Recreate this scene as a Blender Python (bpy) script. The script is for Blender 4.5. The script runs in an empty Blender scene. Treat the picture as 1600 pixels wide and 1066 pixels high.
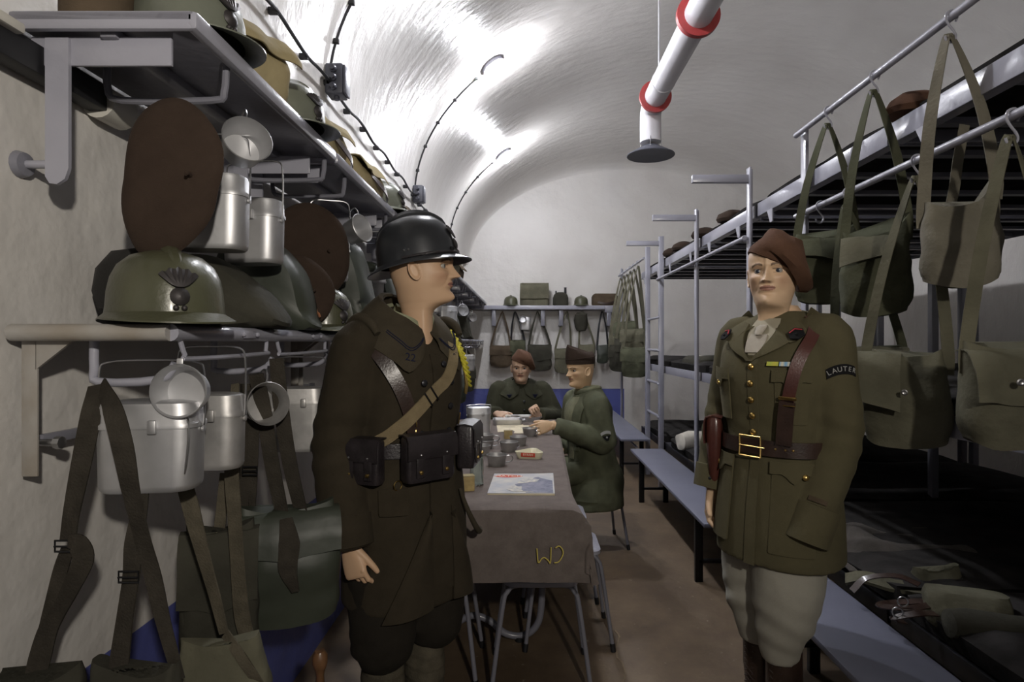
import bpy, bmesh, math, random
import numpy as np
from mathutils import Vector, Matrix, noise, Euler
random.seed(7)
C = bpy.context.scene.collection
PI = math.pi
F, VX, VY, H = 950.0, 822.0, 535.0, 1.40          # lens and eye height of the photograph

def P(px, py, y):
    """point of the room at depth y seen at that place of the photograph"""
    return Vector(((px - VX) * y / F, y, H - (py - VY) * y / F))

def R(d): return math.radians(d)

# ------------------------------------------------------------------ materials
def new_mat(name):
    m = bpy.data.materials.new(name); m.use_nodes = True
    nt = m.node_tree; b = nt.nodes['Principled BSDF']
    return m, nt, b

def mat(name, col, rough=.6, metal=0., var=.0, vscale=8., bump=0., bscale=60., spec=.5, coat=0., sheen=0., col2=None,
        stretch=None, detail=4.):
    m, nt, b = new_mat(name)
    b.inputs['Base Color'].default_value = (*col, 1)
    b.inputs['Roughness'].default_value = rough
    b.inputs['Metallic'].default_value = metal
    b.inputs['Specular IOR Level'].default_value = spec
    if coat: b.inputs['Coat Weight'].default_value = coat; b.inputs['Coat Roughness'].default_value = .15
    if sheen:
        b.inputs['Sheen Weight'].default_value = sheen; b.inputs['Sheen Roughness'].default_value = .5
        b.inputs['Sheen Tint'].default_value = (*[min(1, c * 3 + .1) for c in col], 1)
    L = nt.links; N = nt.nodes
    tc = N.new('ShaderNodeTexCoord')
    src = tc.outputs['Object']
    if stretch:
        mp = N.new('ShaderNodeMapping'); mp.inputs['Scale'].default_value = stretch
        L.new(src, mp.inputs[0]); src = mp.outputs[0]
    if var or col2:
        n = N.new('ShaderNodeTexNoise'); n.inputs['Scale'].default_value = vscale; n.inputs['Detail'].default_value = detail
        L.new(src, n.inputs['Vector'])
        cr = N.new('ShaderNodeValToRGB')
        c2 = col2 or tuple(c * (1 + var) for c in col)
        c1 = col if col2 else tuple(c * (1 - var) for c in col)
        cr.color_ramp.elements[0].position = .36; cr.color_ramp.elements[1].position = .66
        cr.color_ramp.elements[0].color = (*c1, 1); cr.color_ramp.elements[1].color = (*c2, 1)
        L.new(n.outputs['Fac'], cr.inputs[0]); L.new(cr.outputs[0], b.inputs['Base Color'])
    if bump:
        n2 = N.new('ShaderNodeTexNoise'); n2.inputs['Scale'].default_value = bscale; n2.inputs['Detail'].default_value = 3
        L.new(src, n2.inputs['Vector'])
        bp = N.new('ShaderNodeBump'); bp.inputs['Strength'].default_value = bump; bp.inputs['Distance'].default_value = .004
        L.new(n2.outputs['Fac'], bp.inputs['Height']); L.new(bp.outputs[0], b.inputs['Normal'])
    return m

def wool(name, col, weave=420, sheen=.25, var=.16):
    """coarse woven cloth: fine thread bump and mottled colour"""
    m, nt, b = new_mat(name); L = nt.links; N = nt.nodes
    b.inputs['Roughness'].default_value = .95; b.inputs['Specular IOR Level'].default_value = .15
    b.inputs['Sheen Weight'].default_value = sheen; b.inputs['Sheen Roughness'].default_value = .45
    b.inputs['Sheen Tint'].default_value = (*[min(1, c * 2.5 + .05) for c in col], 1)
    tc = N.new('ShaderNodeTexCoord')
    n = N.new('ShaderNodeTexNoise'); n.inputs['Scale'].default_value = 14; n.inputs['Detail'].default_value = 6
    n.inputs['Roughness'].default_value = .7
    L.new(tc.outputs['Object'], n.inputs['Vector'])
    cr = N.new('ShaderNodeValToRGB')
    cr.color_ramp.elements[0].position = .3; cr.color_ramp.elements[1].position = .7
    cr.color_ramp.elements[0].color = (*[c * (1 - var) for c in col], 1)
    cr.color_ramp.elements[1].color = (*[c * (1 + var) for c in col], 1)
    L.new(n.outputs['Fac'], cr.inputs[0]); L.new(cr.outputs[0], b.inputs['Base Color'])
    n2 = N.new('ShaderNodeTexNoise'); n2.inputs['Scale'].default_value = weave; n2.inputs['Detail'].default_value = 2
    L.new(tc.outputs['Object'], n2.inputs['Vector'])
    bp = N.new('ShaderNodeBump'); bp.inputs['Strength'].default_value = .5; bp.inputs['Distance'].default_value = .0015
    L.new(n2.outputs['Fac'], bp.inputs['Height']); L.new(bp.outputs[0], b.inputs['Normal'])
    return m

M = {}
M['enamel'] = mat('grey_enamel_paint', (.20, .20, .235), .32, var=.06, vscale=5, bump=.25, bscale=45, coat=.2)
M['enamel_light'] = mat('light_grey_enamel_paint', (.34, .34, .395), .30, var=.05, vscale=5, bump=.2, bscale=50, coat=.2)
M['worn_enamel'] = mat('worn_cream_grey_paint', (.36, .345, .325), .40, col2=(.27, .235, .19), vscale=9, bump=.3, bscale=40)
M['bench'] = mat('blue_grey_bench_paint', (.175, .182, .238), .45, var=.06, vscale=4, bump=.1, bscale=30)
M['steel'] = mat('bare_steel', (.45, .45, .46), .35, 1., var=.15, vscale=15)
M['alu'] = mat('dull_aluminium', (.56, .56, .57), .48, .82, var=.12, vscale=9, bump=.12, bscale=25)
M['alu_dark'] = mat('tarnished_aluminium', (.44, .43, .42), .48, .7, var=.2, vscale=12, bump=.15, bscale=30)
M['brass'] = mat('gilt_brass', (.72, .50, .17), .28, 1., var=.1, vscale=30)
M['black'] = mat('black_rubber', (.012, .012, .014), .55)
M['black_metal'] = mat('black_metal', (.02, .02, .022), .4, .6)
M['junction'] = mat('dark_grey_plastic', (.055, .057, .075), .42)
M['helmet_dark'] = mat('dark_painted_helmet_steel', (.030, .032, .036), .32, .25, var=.15, vscale=12, coat=.25)
M['helmet_green'] = mat('olive_painted_helmet_steel', (.072, .073, .042), .36, .05, var=.12, vscale=10, bump=.2, bscale=90, coat=.15)
M['helmet_grey'] = mat('grey_green_helmet_steel', (.15, .16, .125), .33, .05, var=.12, vscale=10, bump=.2, bscale=90, coat=.15)
M['badge'] = mat('dark_badge_metal', (.05, .045, .045), .5, .5)
M['coat'] = wool('dark_khaki_wool', (.036, .029, .019), sheen=.12)
M['coat_light'] = wool('khaki_wool_collar', (.052, .043, .029), sheen=.12)
M['trouser'] = wool('dark_brown_wool', (.020, .017, .013), sheen=.05)
M['tunic'] = wool('olive_khaki_gabardine', (.094, .083, .047), weave=600, sheen=.15, var=.08)
M['breeches'] = wool('pale_grey_breeches_cloth', (.34, .325, .275), weave=600, sheen=.1, var=.06)
M['parka'] = mat('green_cotton_coat', (.098, .104, .066), .85, var=.22, vscale=10, bump=.3, bscale=40, spec=.2)
M['parka_lining'] = mat('faded_green_scarf', (.165, .165, .105), .9, var=.2, vscale=14, bump=.3, bscale=60, spec=.2)
M['jacket_green'] = wool('dark_green_wool', (.042, .042, .027), sheen=.12)
M['shirt'] = mat('pale_khaki_shirt', (.36, .33, .25), .9, var=.06, vscale=20, spec=.2)
M['tie'] = mat('beige_tie', (.40, .36, .30), .85, var=.06, vscale=30, spec=.2)
M['shirt_green'] = mat('sage_shirt', (.25, .26, .17), .9, var=.06, vscale=20, spec=.2)
M['beret'] = wool('brown_felt', (.095, .050, .032), sheen=.2)
M['beret_dark'] = wool('dark_brown_felt', (.040, .027, .020), sheen=.15)
M['beret_black'] = wool('black_felt', (.022, .021, .02), sheen=.3)
M['webbing'] = mat('olive_webbing', (.085, .074, .053), .9, var=.18, vscale=25, bump=.5, bscale=220, spec=.15)
M['webbing_dark'] = mat('dark_webbing', (.038, .033, .026), .9, var=.18, vscale=25, bump=.5, bscale=220, spec=.15)
M['webbing_tan'] = mat('tan_webbing', (.21, .165, .095), .9, var=.1, vscale=25, bump=.5, bscale=240, spec=.15)
M['canvas_green'] = mat('green_canvas', (.075, .078, .050), .92, var=.2, vscale=7, bump=.6, bscale=60, spec=.15)
M['canvas_olive'] = mat('faded_olive_canvas', (.118, .112, .078), .92, var=.2, vscale=7, bump=.6, bscale=60, spec=.15)
M['canvas_grey'] = mat('grey_beige_canvas', (.165, .152, .118), .92, var=.16, vscale=7, bump=.6, bscale=80, spec=.15)
M['canvas_dark'] = mat('dark_olive_canvas', (.045, .043, .033), .92, var=.2, vscale=7, bump=.5, bscale=60, spec=.15)
M['canvas_brown'] = mat('brown_canvas', (.085, .063, .042), .92, var=.2, vscale=7, bump=.5, bscale=60, spec=.15)
M['canvas_tan'] = mat('tan_canvas', (.36, .30, .17), .92, var=.15, vscale=7, bump=.5, bscale=60, spec=.15)
M['oilcloth'] = mat('dark_green_oilcloth', (.036, .042, .030), .5, var=.18, vscale=6, bump=.3, bscale=20)
M['leather_black'] = mat('black_leather', (.022, .018, .020), .38, var=.25, vscale=18, bump=.3, bscale=160, coat=.15)
M['leather_brown'] = mat('oxblood_leather', (.075, .024, .018), .30, var=.2, vscale=12, bump=.15, bscale=160, coat=.4)
M['leather_dark'] = mat('dark_brown_leather', (.035, .020, .015), .33, var=.25, vscale=14, bump=.2, bscale=160, coat=.3)
M['blanket'] = wool('grey_brown_blanket', (.135, .113, .102), weave=180, sheen=.3, var=.22)
M['mattress'] = mat('dark_grey_ticking', (.028, .026, .025), .95, var=.3, vscale=9, bump=.5, bscale=40, spec=.1)
M['paper'] = mat('aged_paper', (.68, .60, .44), .9, var=.06, vscale=12, spec=.2)
M['mag_cover'] = mat('faded_magazine_cover', (.42, .43, .46), .75, col2=(.58, .55, .50), vscale=14, spec=.3)
M['mag_figure'] = mat('printed_blue_grey', (.16, .17, .23), .75, col2=(.27, .27, .33), vscale=40, spec=.3)
M['mag_light'] = mat('printed_cream', (.62, .58, .49), .75, col2=(.36, .36, .38), vscale=60, spec=.3)
M['red_ink'] = mat('red_ink', (.56, .075, .045), .75, spec=.3)
M['red_paint'] = mat('red_paint', (.36, .045, .045), .45, var=.12, vscale=14)
M['cream'] = mat('cream_enamel', (.74, .70, .52), .35, coat=.2)
M['wood_box'] = mat('yellowed_card', (.40, .30, .13), .75, var=.2, vscale=30)
M['turned_wood'] = mat('turned_wood', (.17, .085, .038), .4, var=.35, vscale=18, coat=.3, stretch=(1, 1, .2))
M['yellow_cord'] = mat('yellow_green_cord', (.50, .44, .03), .7, var=.25, vscale=90, bump=.5, bscale=300)
M['yellow_thread'] = mat('yellow_thread', (.55, .45, .10), .8)
M['black_patch'] = mat('black_felt_patch', (.012, .012, .013), .9, spec=.1)
M['navy_patch'] = mat('navy_thread', (.014, .016, .035), .9, spec=.1)
M['grey_thread'] = mat('grey_thread', (.34, .34, .33), .8)
M['red_thread'] = mat('red_piping', (.42, .035, .05), .8)
M['white_pvc'] = mat('white_pipe_paint', (.66, .65, .68), .38, var=.03, vscale=6)
M['cone_grey'] = mat('dark_grey_cone', (.085, .088, .11), .45)
M['white_cloth'] = mat('off_white_cloth', (.62, .58, .50), .9, var=.12, vscale=9, bump=.5, bscale=30)
M['ceramic'] = mat('white_ceramic', (.62, .60, .54), .35)
M['ribbon_a'] = mat('yellow_green_ribbon', (.42, .50, .08), .7, col2=(.65, .52, .06), vscale=60, stretch=(1, .1, .1))
M['ribbon_b'] = mat('blue_white_ribbon', (.22, .42, .62), .7, col2=(.70, .66, .50), vscale=90, stretch=(1, .1, .1))
M['button'] = mat('dark_button', (.035, .035, .04), .35, .6)
M['sole'] = mat('boot_leather', (.014, .011, .010), .35, coat=.2)
M['eye_white'] = mat('painted_eye_white', (.34, .32, .29), .3)
M['eye_iris'] = mat('painted_iris', (.025, .03, .045), .2)

# clear bottle glass
m, nt, b = new_mat('pale_green_glass')
b.inputs['Base Color'].default_value = (.86, .95, .91, 1); b.inputs['Roughness'].default_value = .04
b.inputs['Transmission Weight'].default_value = 1.; b.inputs['IOR'].default_value = 1.45
M['glass'] = m
m, nt, b = new_mat('lamp_glow')
b.inputs['Base Color'].default_value = (1, 1, 1, 1)
b.inputs['Emission Color'].default_value = (.93, .94, 1., 1); b.inputs['Emission Strength'].default_value = 350
M['lamp'] = m
m2 = m.copy(); m2.name = 'near_lamp_glow'; M['lamp_near'] = m2
m2.node_tree.nodes['Principled BSDF'].inputs['Emission Strength'].default_value = 60
m2.node_tree.nodes['Principled BSDF'].inputs['Emission Color'].default_value = (1., .93, .84, 1)

def wall_paint(name, dado=None, xmax=None, rough=.34, bs=.35):
    """thick glossy white paint with brush ridges; below the line a blue dado"""
    m, nt, b = new_mat(name); L = nt.links; N = nt.nodes
    g = N.new('ShaderNodeNewGeometry')
    n = N.new('ShaderNodeTexNoise'); n.inputs['Scale'].default_value = 1.3; n.inputs['Detail'].default_value = 5
    L.new(g.outputs['Position'], n.inputs['Vector'])
    cr = N.new('ShaderNodeValToRGB')
    cr.color_ramp.elements[0].position = .3; cr.color_ramp.elements[1].position = .75
    cr.color_ramp.elements[0].color = (.60, .575, .545, 1); cr.color_ramp.elements[1].color = (.70, .68, .65, 1)
    L.new(n.outputs['Fac'], cr.inputs[0])
    out = cr.outputs[0]
    if dado:
        sp = N.new('ShaderNodeSeparateXYZ'); L.new(g.outputs['Position'], sp.inputs[0])
        lt = N.new('ShaderNodeMath'); lt.operation = 'LESS_THAN'; lt.inputs[1].default_value = dado
        L.new(sp.outputs['Z'], lt.inputs[0]); fac = lt.outputs[0]
        if xmax is not None:
            lx = N.new('ShaderNodeMath'); lx.operation = 'LESS_THAN'; lx.inputs[1].default_value = xmax
            L.new(sp.outputs['X'], lx.inputs[0])
            mu = N.new('ShaderNodeMath'); mu.operation = 'MULTIPLY'; L.new(fac, mu.inputs[0]); L.new(lx.outputs[0], mu.inputs[1])
            fac = mu.outputs[0]
        mx = N.new('ShaderNodeMix'); mx.data_type = 'RGBA'
        L.new(fac, mx.inputs['Factor']); L.new(out, mx.inputs['A']); mx.inputs['B'].default_value = (.090, .108, .335, 1)
        out = mx.outputs['Result']
    L.new(out, b.inputs['Base Color'])
    b.inputs['Roughness'].default_value = rough
    mp = N.new('ShaderNodeMapping'); mp.inputs['Scale'].default_value = (1, 2.2, 1) if not dado else (1.7, 1.7, 1.7); L.new(g.outputs['Position'], mp.inputs[0])
    n1 = N.new('ShaderNodeTexNoise'); n1.inputs['Scale'].default_value = 55; n1.inputs['Detail'].default_value = 4
    n2 = N.new('ShaderNodeTexNoise'); n2.inputs['Scale'].default_value = 5; n2.inputs['Detail'].default_value = 3
    L.new(mp.outputs[0], n1.inputs['Vector']); L.new(mp.outputs[0], n2.inputs['Vector'])
    b1 = N.new('ShaderNodeBump'); b1.inputs['Strength'].default_value = bs; b1.inputs['Distance'].default_value = .004
    b2 = N.new('ShaderNodeBump'); b2.inputs['Strength'].default_value = .5; b2.inputs['Distance'].default_value = .02
    L.new(n1.outputs['Fac'], b1.inputs['Height']); L.new(n2.outputs['Fac'], b2.inputs['Height'])
    L.new(b2.outputs[0], b1.inputs['Normal']); L.new(b1.outputs[0], b.inputs['Normal'])
    return m
M['vault'] = wall_paint('white_vault_paint', rough=.33)
M['wall_dado'] = wall_paint('white_wall_with_blue_dado', dado=.69, rough=.45, bs=.13)
M['wall_back'] = wall_paint('white_end_wall_with_blue_dado', dado=.69, xmax=1.5, rough=.45)
M['wall_plain'] = wall_paint('plain_white_wall', rough=.5)

def floor_mat():
    m, nt, b = new_mat('worn_brown_concrete'); L = nt.links; N = nt.nodes
    g = N.new('ShaderNodeNewGeometry')
    n = N.new('ShaderNodeTexNoise'); n.inputs['Scale'].default_value = 2.2; n.inputs['Detail'].default_value = 8; n.inputs['Roughness'].default_value = .7
    L.new(g.outputs['Position'], n.inputs['Vector'])
    cr = N.new('ShaderNodeValToRGB'); e = cr.color_ramp.elements
    e[0].position = .28; e[0].color = (.072, .046, .026, 1); e[1].position = .72; e[1].color = (.195, .142, .088, 1)
    k = cr.color_ramp.elements.new(.5); k.color = (.128, .088, .052, 1)
    L.new(n.outputs['Fac'], cr.inputs[0])
    v = N.new('ShaderNodeTexNoise'); v.inputs['Scale'].default_value = 30; v.inputs['Detail'].default_value = 4
    L.new(g.outputs['Position'], v.inputs['Vector'])
    c2 = N.new('ShaderNodeValToRGB'); c2.color_ramp.elements[0].position = .68; c2.color_ramp.elements[1].position = .74
    c2.color_ramp.elements[0].color = (0, 0, 0, 1); c2.color_ramp.elements[1].color = (1, 1, 1, 1)
    L.new(v.outputs['Fac'], c2.inputs[0])
    mx = N.new('ShaderNodeMix'); mx.data_type = 'RGBA'; L.new(c2.outputs[0], mx.inputs['Factor'])
    L.new(cr.outputs[0], mx.inputs['A']); mx.inputs['B'].default_value = (.24, .20, .15, 1)
    L.new(mx.outputs['Result'], b.inputs['Base Color'])
    rr = N.new('ShaderNodeMapRange'); rr.inputs['To Min'].default_value = .42; rr.inputs['To Max'].default_value = .75
    L.new(n.outputs['Fac'], rr.inputs['Value']); L.new(rr.outputs[0], b.inputs['Roughness'])
    bp = N.new('ShaderNodeBump'); bp.inputs['Strength'].default_value = .3; bp.inputs['Distance'].default_value = .004
    L.new(v.outputs['Fac'], bp.inputs['Height']); L.new(bp.outputs[0], b.inputs['Normal'])
    return m
M['floor'] = floor_mat()

# ------------------------------------------------------------------ mesh helpers
class MB:
    """collects shapes; build() links them as ONE mesh object"""
    def __init__(s): s.v = []; s.f = []; s.sm = []
    def add(s, vs, fs, smooth=True):
        o = len(s.v); s.v += [tuple(v) for v in vs]; s.f += [tuple(i + o for i in f) for f in fs]
        s.sm += [smooth] * len(fs); return s
    def tf(s, mat4):
        s.v = [tuple(mat4 @ Vector(v)) for v in s.v]; return s
    def join(s, o):
        return s.add2(o)
    def add2(s, o):
        k = len(s.v); s.v += o.v; s.f += [tuple(i + k for i in f) for f in o.f]; s.sm += o.sm; return s
    def box(s, c, d, rot=None, bev=0., seg=2):
        bm = bmesh.new(); bmesh.ops.create_cube(bm, size=1)
        for v in bm.verts: v.co = Vector((v.co.x * d[0], v.co.y * d[1], v.co.z * d[2]))
        if bev: bmesh.ops.bevel(bm, geom=bm.edges[:], offset=min(bev, min(d) * .45), segments=seg, profile=.5, affect='EDGES')
        mt = Matrix.Translation(Vector(c)) @ (rot.to_matrix().to_4x4() if rot else Matrix.Identity(4))
        s.add([mt @ v.co for v in bm.verts], [[v.index for v in f.verts] for f in bm.faces] if not bm.verts.index_update() else [], bool(bev))
        bm.free(); return s
    def bar(s, a, b, w, h, up=(0, 0, 1), bev=.002):
        a = Vector(a); b = Vector(b); d = b - a; L = d.length; z = d.normalized(); u = Vector(up)
        if abs(z.dot(u)) > .98: u = Vector((0, 1, 0))
        x = u.cross(z).normalized(); y = z.cross(x)
        mt = Matrix((x, y, z)).transposed().to_4x4(); mt.translation = (a + b) / 2
        m = MB().box((0, 0, 0), (w, h, L), bev=bev); m.tf(mt); return s.add2(m)
    def tube(s, pts, r, n=10, closed=False, smooth=0, cap=True):
        pts = [Vector(p) for p in pts]
        rs = list(r) if hasattr(r, '__len__') else [r] * len(pts)
        if smooth: pts, rs = catmull(pts, rs, smooth, closed)
        k = len(pts); rings = []
        ref = None
        for i in range(k):
            a = pts[(i - 1) % k if closed else max(i - 1, 0)]; b = pts[(i + 1) % k if closed else min(i + 1, k - 1)]
            t = (b - a).normalized() if (b - a).length > 1e-9 else Vector((0, 0, 1))
            if ref is None: ref = t.orthogonal().normalized()
            ref = (ref - t * ref.dot(t))
            ref = ref.normalized() if ref.length > 1e-6 else t.orthogonal().normalized()
            bn = t.cross(ref)
            rings.append([pts[i] + (ref * math.cos(2 * PI * j / n) + bn * math.sin(2 * PI * j / n)) * rs[i] for j in range(n)])
        return s.loft(rings, closed, cap)
    def loft(s, rings, closed=False, cap=True, smooth=True):
        k = len(rings); n = len(rings[0]); vs = [v for r in rings for v in r]; fs = []
        for i in range(k if closed else k - 1):
            i2 = (i + 1) % k
            for j in range(n):
                j2 = (j + 1) % n
                fs.append((i * n + j, i * n + j2, i2 * n + j2, i2 * n + j))
        if cap and not closed:
            fs.append(tuple(range(n - 1, -1, -1))); fs.append(tuple((k - 1) * n + j for j in range(n)))
        return s.add(vs, fs, smooth)
    def lathe(s, prof, n=32, c=(0, 0, 0), sx=1., sy=1., axis=None, cap=True):
        rings = [[Vector((r * sx * math.cos(2 * PI * j / n), r * sy * math.sin(2 * PI * j / n), z)) for j in range(n)] for r, z in prof]
        m = MB().loft(rings, cap=cap)
        mt = Matrix.Translation(Vector(c))
        if axis is not None: mt = mt @ Vector((0, 0, 1)).rotation_difference(Vector(axis)).to_matrix().to_4x4()
        m.tf(mt); return s.add2(m)
    def ball(s, c, r, n=16, sc=(1, 1, 1)):
        return s.lathe_ball(c, r, n, sc)
    def lathe_ball(s, c, r, n, sc):
        k = n // 2; rings = []
        for i in range(k + 1):
            a = -PI / 2 + PI * i / k; q = max(math.cos(a), 1e-3)
            rings.append([Vector((c[0] + r * sc[0] * q * math.cos(2 * PI * j / n), c[1] + r * sc[1] * q * math.sin(2 * PI * j / n), c[2] + r * sc[2] * math.sin(a))) for j in range(n)])
        return s.loft(rings)
    def ribbon(s, pts, w, t=.003, nrm=(0, -1, 0), smooth=6, twist=None):
        """a strap: flat band along pts; w = width (or list); nrm = facing direction (or list)"""
        pts = [Vector(p) for p in pts]; k = len(pts)
        ws = list(w) if hasattr(w, '__len__') else [w] * k
        ns = [Vector(q) for q in nrm] if hasattr(nrm[0], '__len__') else [Vector(nrm)] * k
        if smooth:
            nx = catmull(ns, [0] * k, smooth)[0]; pts, ws = catmull(pts, ws, smooth); ns = nx
        rings = []
        for i, p in enumerate(pts):
            a = pts[max(i - 1, 0)]; b = pts[min(i + 1, len(pts) - 1)]
            d = (b - a).normalized(); sd = d.cross(ns[i])
            sd = sd.normalized() if sd.length > 1e-5 else Vector((1, 0, 0))
            up = sd.cross(d).normalized()
            h = ws[i] / 2
            rings.append([p - sd * h - up * t / 2, p + sd * h - up * t / 2, p + sd * h + up * t / 2, p - sd * h + up * t / 2])
        return s.loft(rings, smooth=False)
    def sheet(s, grid, t=.004, smooth=True):
        """a thin solid from a grid of points (rows x cols)"""
        nr = len(grid); nc = len(grid[0]); g = [[Vector(p) for p in r] for r in grid]
        def nm(i, j):
            a = g[min(i + 1, nr - 1)][j] - g[max(i - 1, 0)][j]; b = g[i][min(j + 1, nc - 1)] - g[i][max(j - 1, 0)]
            q = a.cross(b); return q.normalized() if q.length > 1e-12 else Vector((0, 0, 0))
        top = [g[i][j] for i in range(nr) for j in range(nc)]
        bot = [g[i][j] - nm(i, j) * t for i in range(nr) for j in range(nc)]
        N = nr * nc; fs = []
        for i in range(nr - 1):
            for j in range(nc - 1):
                a, b_, c, d = i * nc + j, i * nc + j + 1, (i + 1) * nc + j + 1, (i + 1) * nc + j
                fs.append((a, b_, c, d)); fs.append((N + d, N + c, N + b_, N + a))
        for j in range(nc - 1):
            fs.append((j + 1, j, N + j, N + j + 1)); q = (nr - 1) * nc
            fs.append((q + j, q + j + 1, N + q + j + 1, N + q + j))
        for i in range(nr - 1):
            fs.append((i * nc, (i + 1) * nc, N + (i + 1) * nc, N + i * nc)); q = nc - 1
            fs.append(((i + 1) * nc + q, i * nc + q, N + i * nc + q, N + (i + 1) * nc + q))
        return s.add(top + bot, fs, smooth)
    def prism(s, poly, thick, origin=(0, 0, 0), xa=(1, 0, 0), ya=(0, 0, 1), smooth=False):
        """flat outline given thickness along xa x ya"""
        xa = Vector(xa); ya = Vector(ya); na = xa.cross(ya).normalized(); o = Vector(origin); n = len(poly)
        a = [o + xa * p[0] + ya * p[1] - na * thick / 2 for p in poly]; b = [v + na * thick for v in a]
        fs = [tuple(range(n - 1, -1, -1)), tuple(range(n, 2 * n))]
        fs += [(i, (i + 1) % n, n + (i + 1) % n, n + i) for i in range(n)]
        return s.add(a + b, fs, smooth)
    def mesh(s, name, material=None):
        me = bpy.data.meshes.new(name); me.from_pydata(s.v, [], s.f); me.update()
        me.polygons.foreach_set('use_smooth', s.sm)
        bm = bmesh.new(); bm.from_mesh(me); bmesh.ops.recalc_face_normals(bm, faces=bm.faces); bm.to_mesh(me); bm.free()
        if material: me.materials.append(material)
        return me
    def build(s, name, material, parent=None, loc=None, rz=0., label=None):
        """vertices are in the parent's own space"""
        o = bpy.data.objects.new(name, s.mesh(name, material)); C.objects.link(o)
        try: o.data.set_sharp_from_angle(angle=R(38))
        except Exception: pass
        if parent: o.parent = parent
        if loc is not None: o.location = loc
        o.rotation_euler = (0, 0, rz)
        if label: o['label'] = label
        return o

def catmull(pts, rs, k, closed=False):
    n = len(pts); op = []; orr = []
    for i in range(n if closed else n - 1):
        p0 = pts[(i - 1) % n] if closed or i > 0 else pts[0] * 2 - pts[1]
        p1 = pts[i]; p2 = pts[(i + 1) % n]
        p3 = pts[(i + 2) % n] if closed or i + 2 < n else pts[-1] * 2 - pts[-2]
        for q in range(k):
            t = q / k
            op.append(.5 * ((2 * p1) + (p2 - p0) * t + (2 * p0 - 5 * p1 + 4 * p2 - p3) * t * t + (3 * p1 - p0 - 3 * p2 + p3) * t ** 3))
            orr.append(rs[i] * (1 - t) + rs[(i + 1) % n] * t)
    if not closed: op.append(pts[-1]); orr.append(rs[-1])
    return op, orr

def lerp(tab, x):
    """tab: list of (x, values...) sorted; smooth interpolation"""
    if x <= tab[0][0]: return tab[0][1:]
    for a, b in zip(tab, tab[1:]):
        if x <= b[0]:
            t = (x - a[0]) / (b[0] - a[0])
            return tuple(p + (q - p) * t for p, q in zip(a[1:], b[1:]))
    return tab[-1][1:]

def clerp(tab, x):
    """catmull interpolation of a table"""
    n = len(tab)
    if x <= tab[0][0]: return tab[0][1:]
    if x >= tab[-1][0]: return tab[-1][1:]
    for i in range(n - 1):
        if x <= tab[i + 1][0]:
            a = tab[max(i - 1, 0)]; b = tab[i]; c = tab[i + 1]; d = tab[min(i + 2, n - 1)]
            h = c[0] - b[0]; t = (x - b[0]) / h; out = []
            for k in range(1, len(b)):
                m0 = (c[k] - a[k]) / max(c[0] - a[0], 1e-9) * h; m1 = (d[k] - b[k]) / max(d[0] - b[0], 1e-9) * h
                out.append((2 * t**3 - 3 * t**2 + 1) * b[k] + (t**3 - 2 * t**2 + t) * m0 + (-2 * t**3 + 3 * t**2) * c[k] + (t**3 - t**2) * m1)
            return tuple(out)

def tag(o, label=None, cat=None, group=None, kind=None):
    if label: o['label'] = label
    if cat: o['category'] = cat
    if group: o['group'] = group
    if kind: o['kind'] = kind
    return o
def thing(name, label, cat, loc=(0, 0, 0), rz=0., group=None):
    o = bpy.data.objects.new(name, None); C.objects.link(o); o.empty_display_size = .05
    o.location = loc; o.rotation_euler = (0, 0, rz)
    return tag(o, label, cat, group)
def struct(name, mb, m): return tag(mb.build(name, m), kind='structure')
def copy_thing(root, loc, rz=None, label=None, group=None):
    r = root.copy(); C.objects.link(r); r.location = loc
    if rz is not None: r.rotation_euler = (0, 0, rz)
    if label: r['label'] = label
    if group: r['group'] = group
    for ch in root.children:
        c = ch.copy(); C.objects.link(c); c.parent = r
        for g in ch.children:
            d = g.copy(); C.objects.link(d); d.parent = c
    return r
def text_mb(txt, size, depth=.0008, sx=1.):
    cu = bpy.data.curves.new('lettering', 'FONT'); cu.body = txt; cu.size = size; cu.extrude = depth
    cu.align_x = 'CENTER'; cu.align_y = 'CENTER'; cu.resolution_u = 4
    o = bpy.data.objects.new('lettering', cu); C.objects.link(o)
    dg = bpy.context.evaluated_depsgraph_get(); me = bpy.data.meshes.new_from_object(o.evaluated_get(dg))
    mb = MB().add([(v.co.x * sx, v.co.y, v.co.z) for v in me.vertices], [tuple(p.vertices) for p in me.polygons], False)
    bpy.data.objects.remove(o); bpy.data.curves.remove(cu); bpy.data.meshes.remove(me)
    return mb
def wobble(mb, amp, sc, seed=0., az=1.):
    out = []
    for v in mb.v:
        p = Vector(v) * sc + Vector((seed, seed * 1.7, -seed))
        n = noise.noise_vector(p)
        out.append((v[0] + n.x * amp, v[1] + n.y * amp, v[2] + n.z * amp * az))
    mb.v = out; return mb
# ------------------------------------------------------------------ the room
XL, XR, YB, YF = -.96, 4.16, 9.3, -1.2
SPOT_W = 120
CX, SZ, VA, VB = 1.6, 2.60, 2.56, 1.60            # vault: centre, springing height, half span, rise
def vault(x): return SZ + VB * math.sqrt(max(0, 1 - ((x - CX) / VA) ** 2))

fl = MB()
nx, ny = 24, 50
fl.add([(XL - .15 + (XR - XL + .3) * i / nx, YF - .15 + (YB - YF + .3) * j / ny, 0) for j in range(ny + 1) for i in range(nx + 1)],
       [(j * (nx + 1) + i, j * (nx + 1) + i + 1, (j + 1) * (nx + 1) + i + 1, (j + 1) * (nx + 1) + i) for j in range(ny) for i in range(nx)])
struct('floor', fl, M['floor'])
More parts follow.
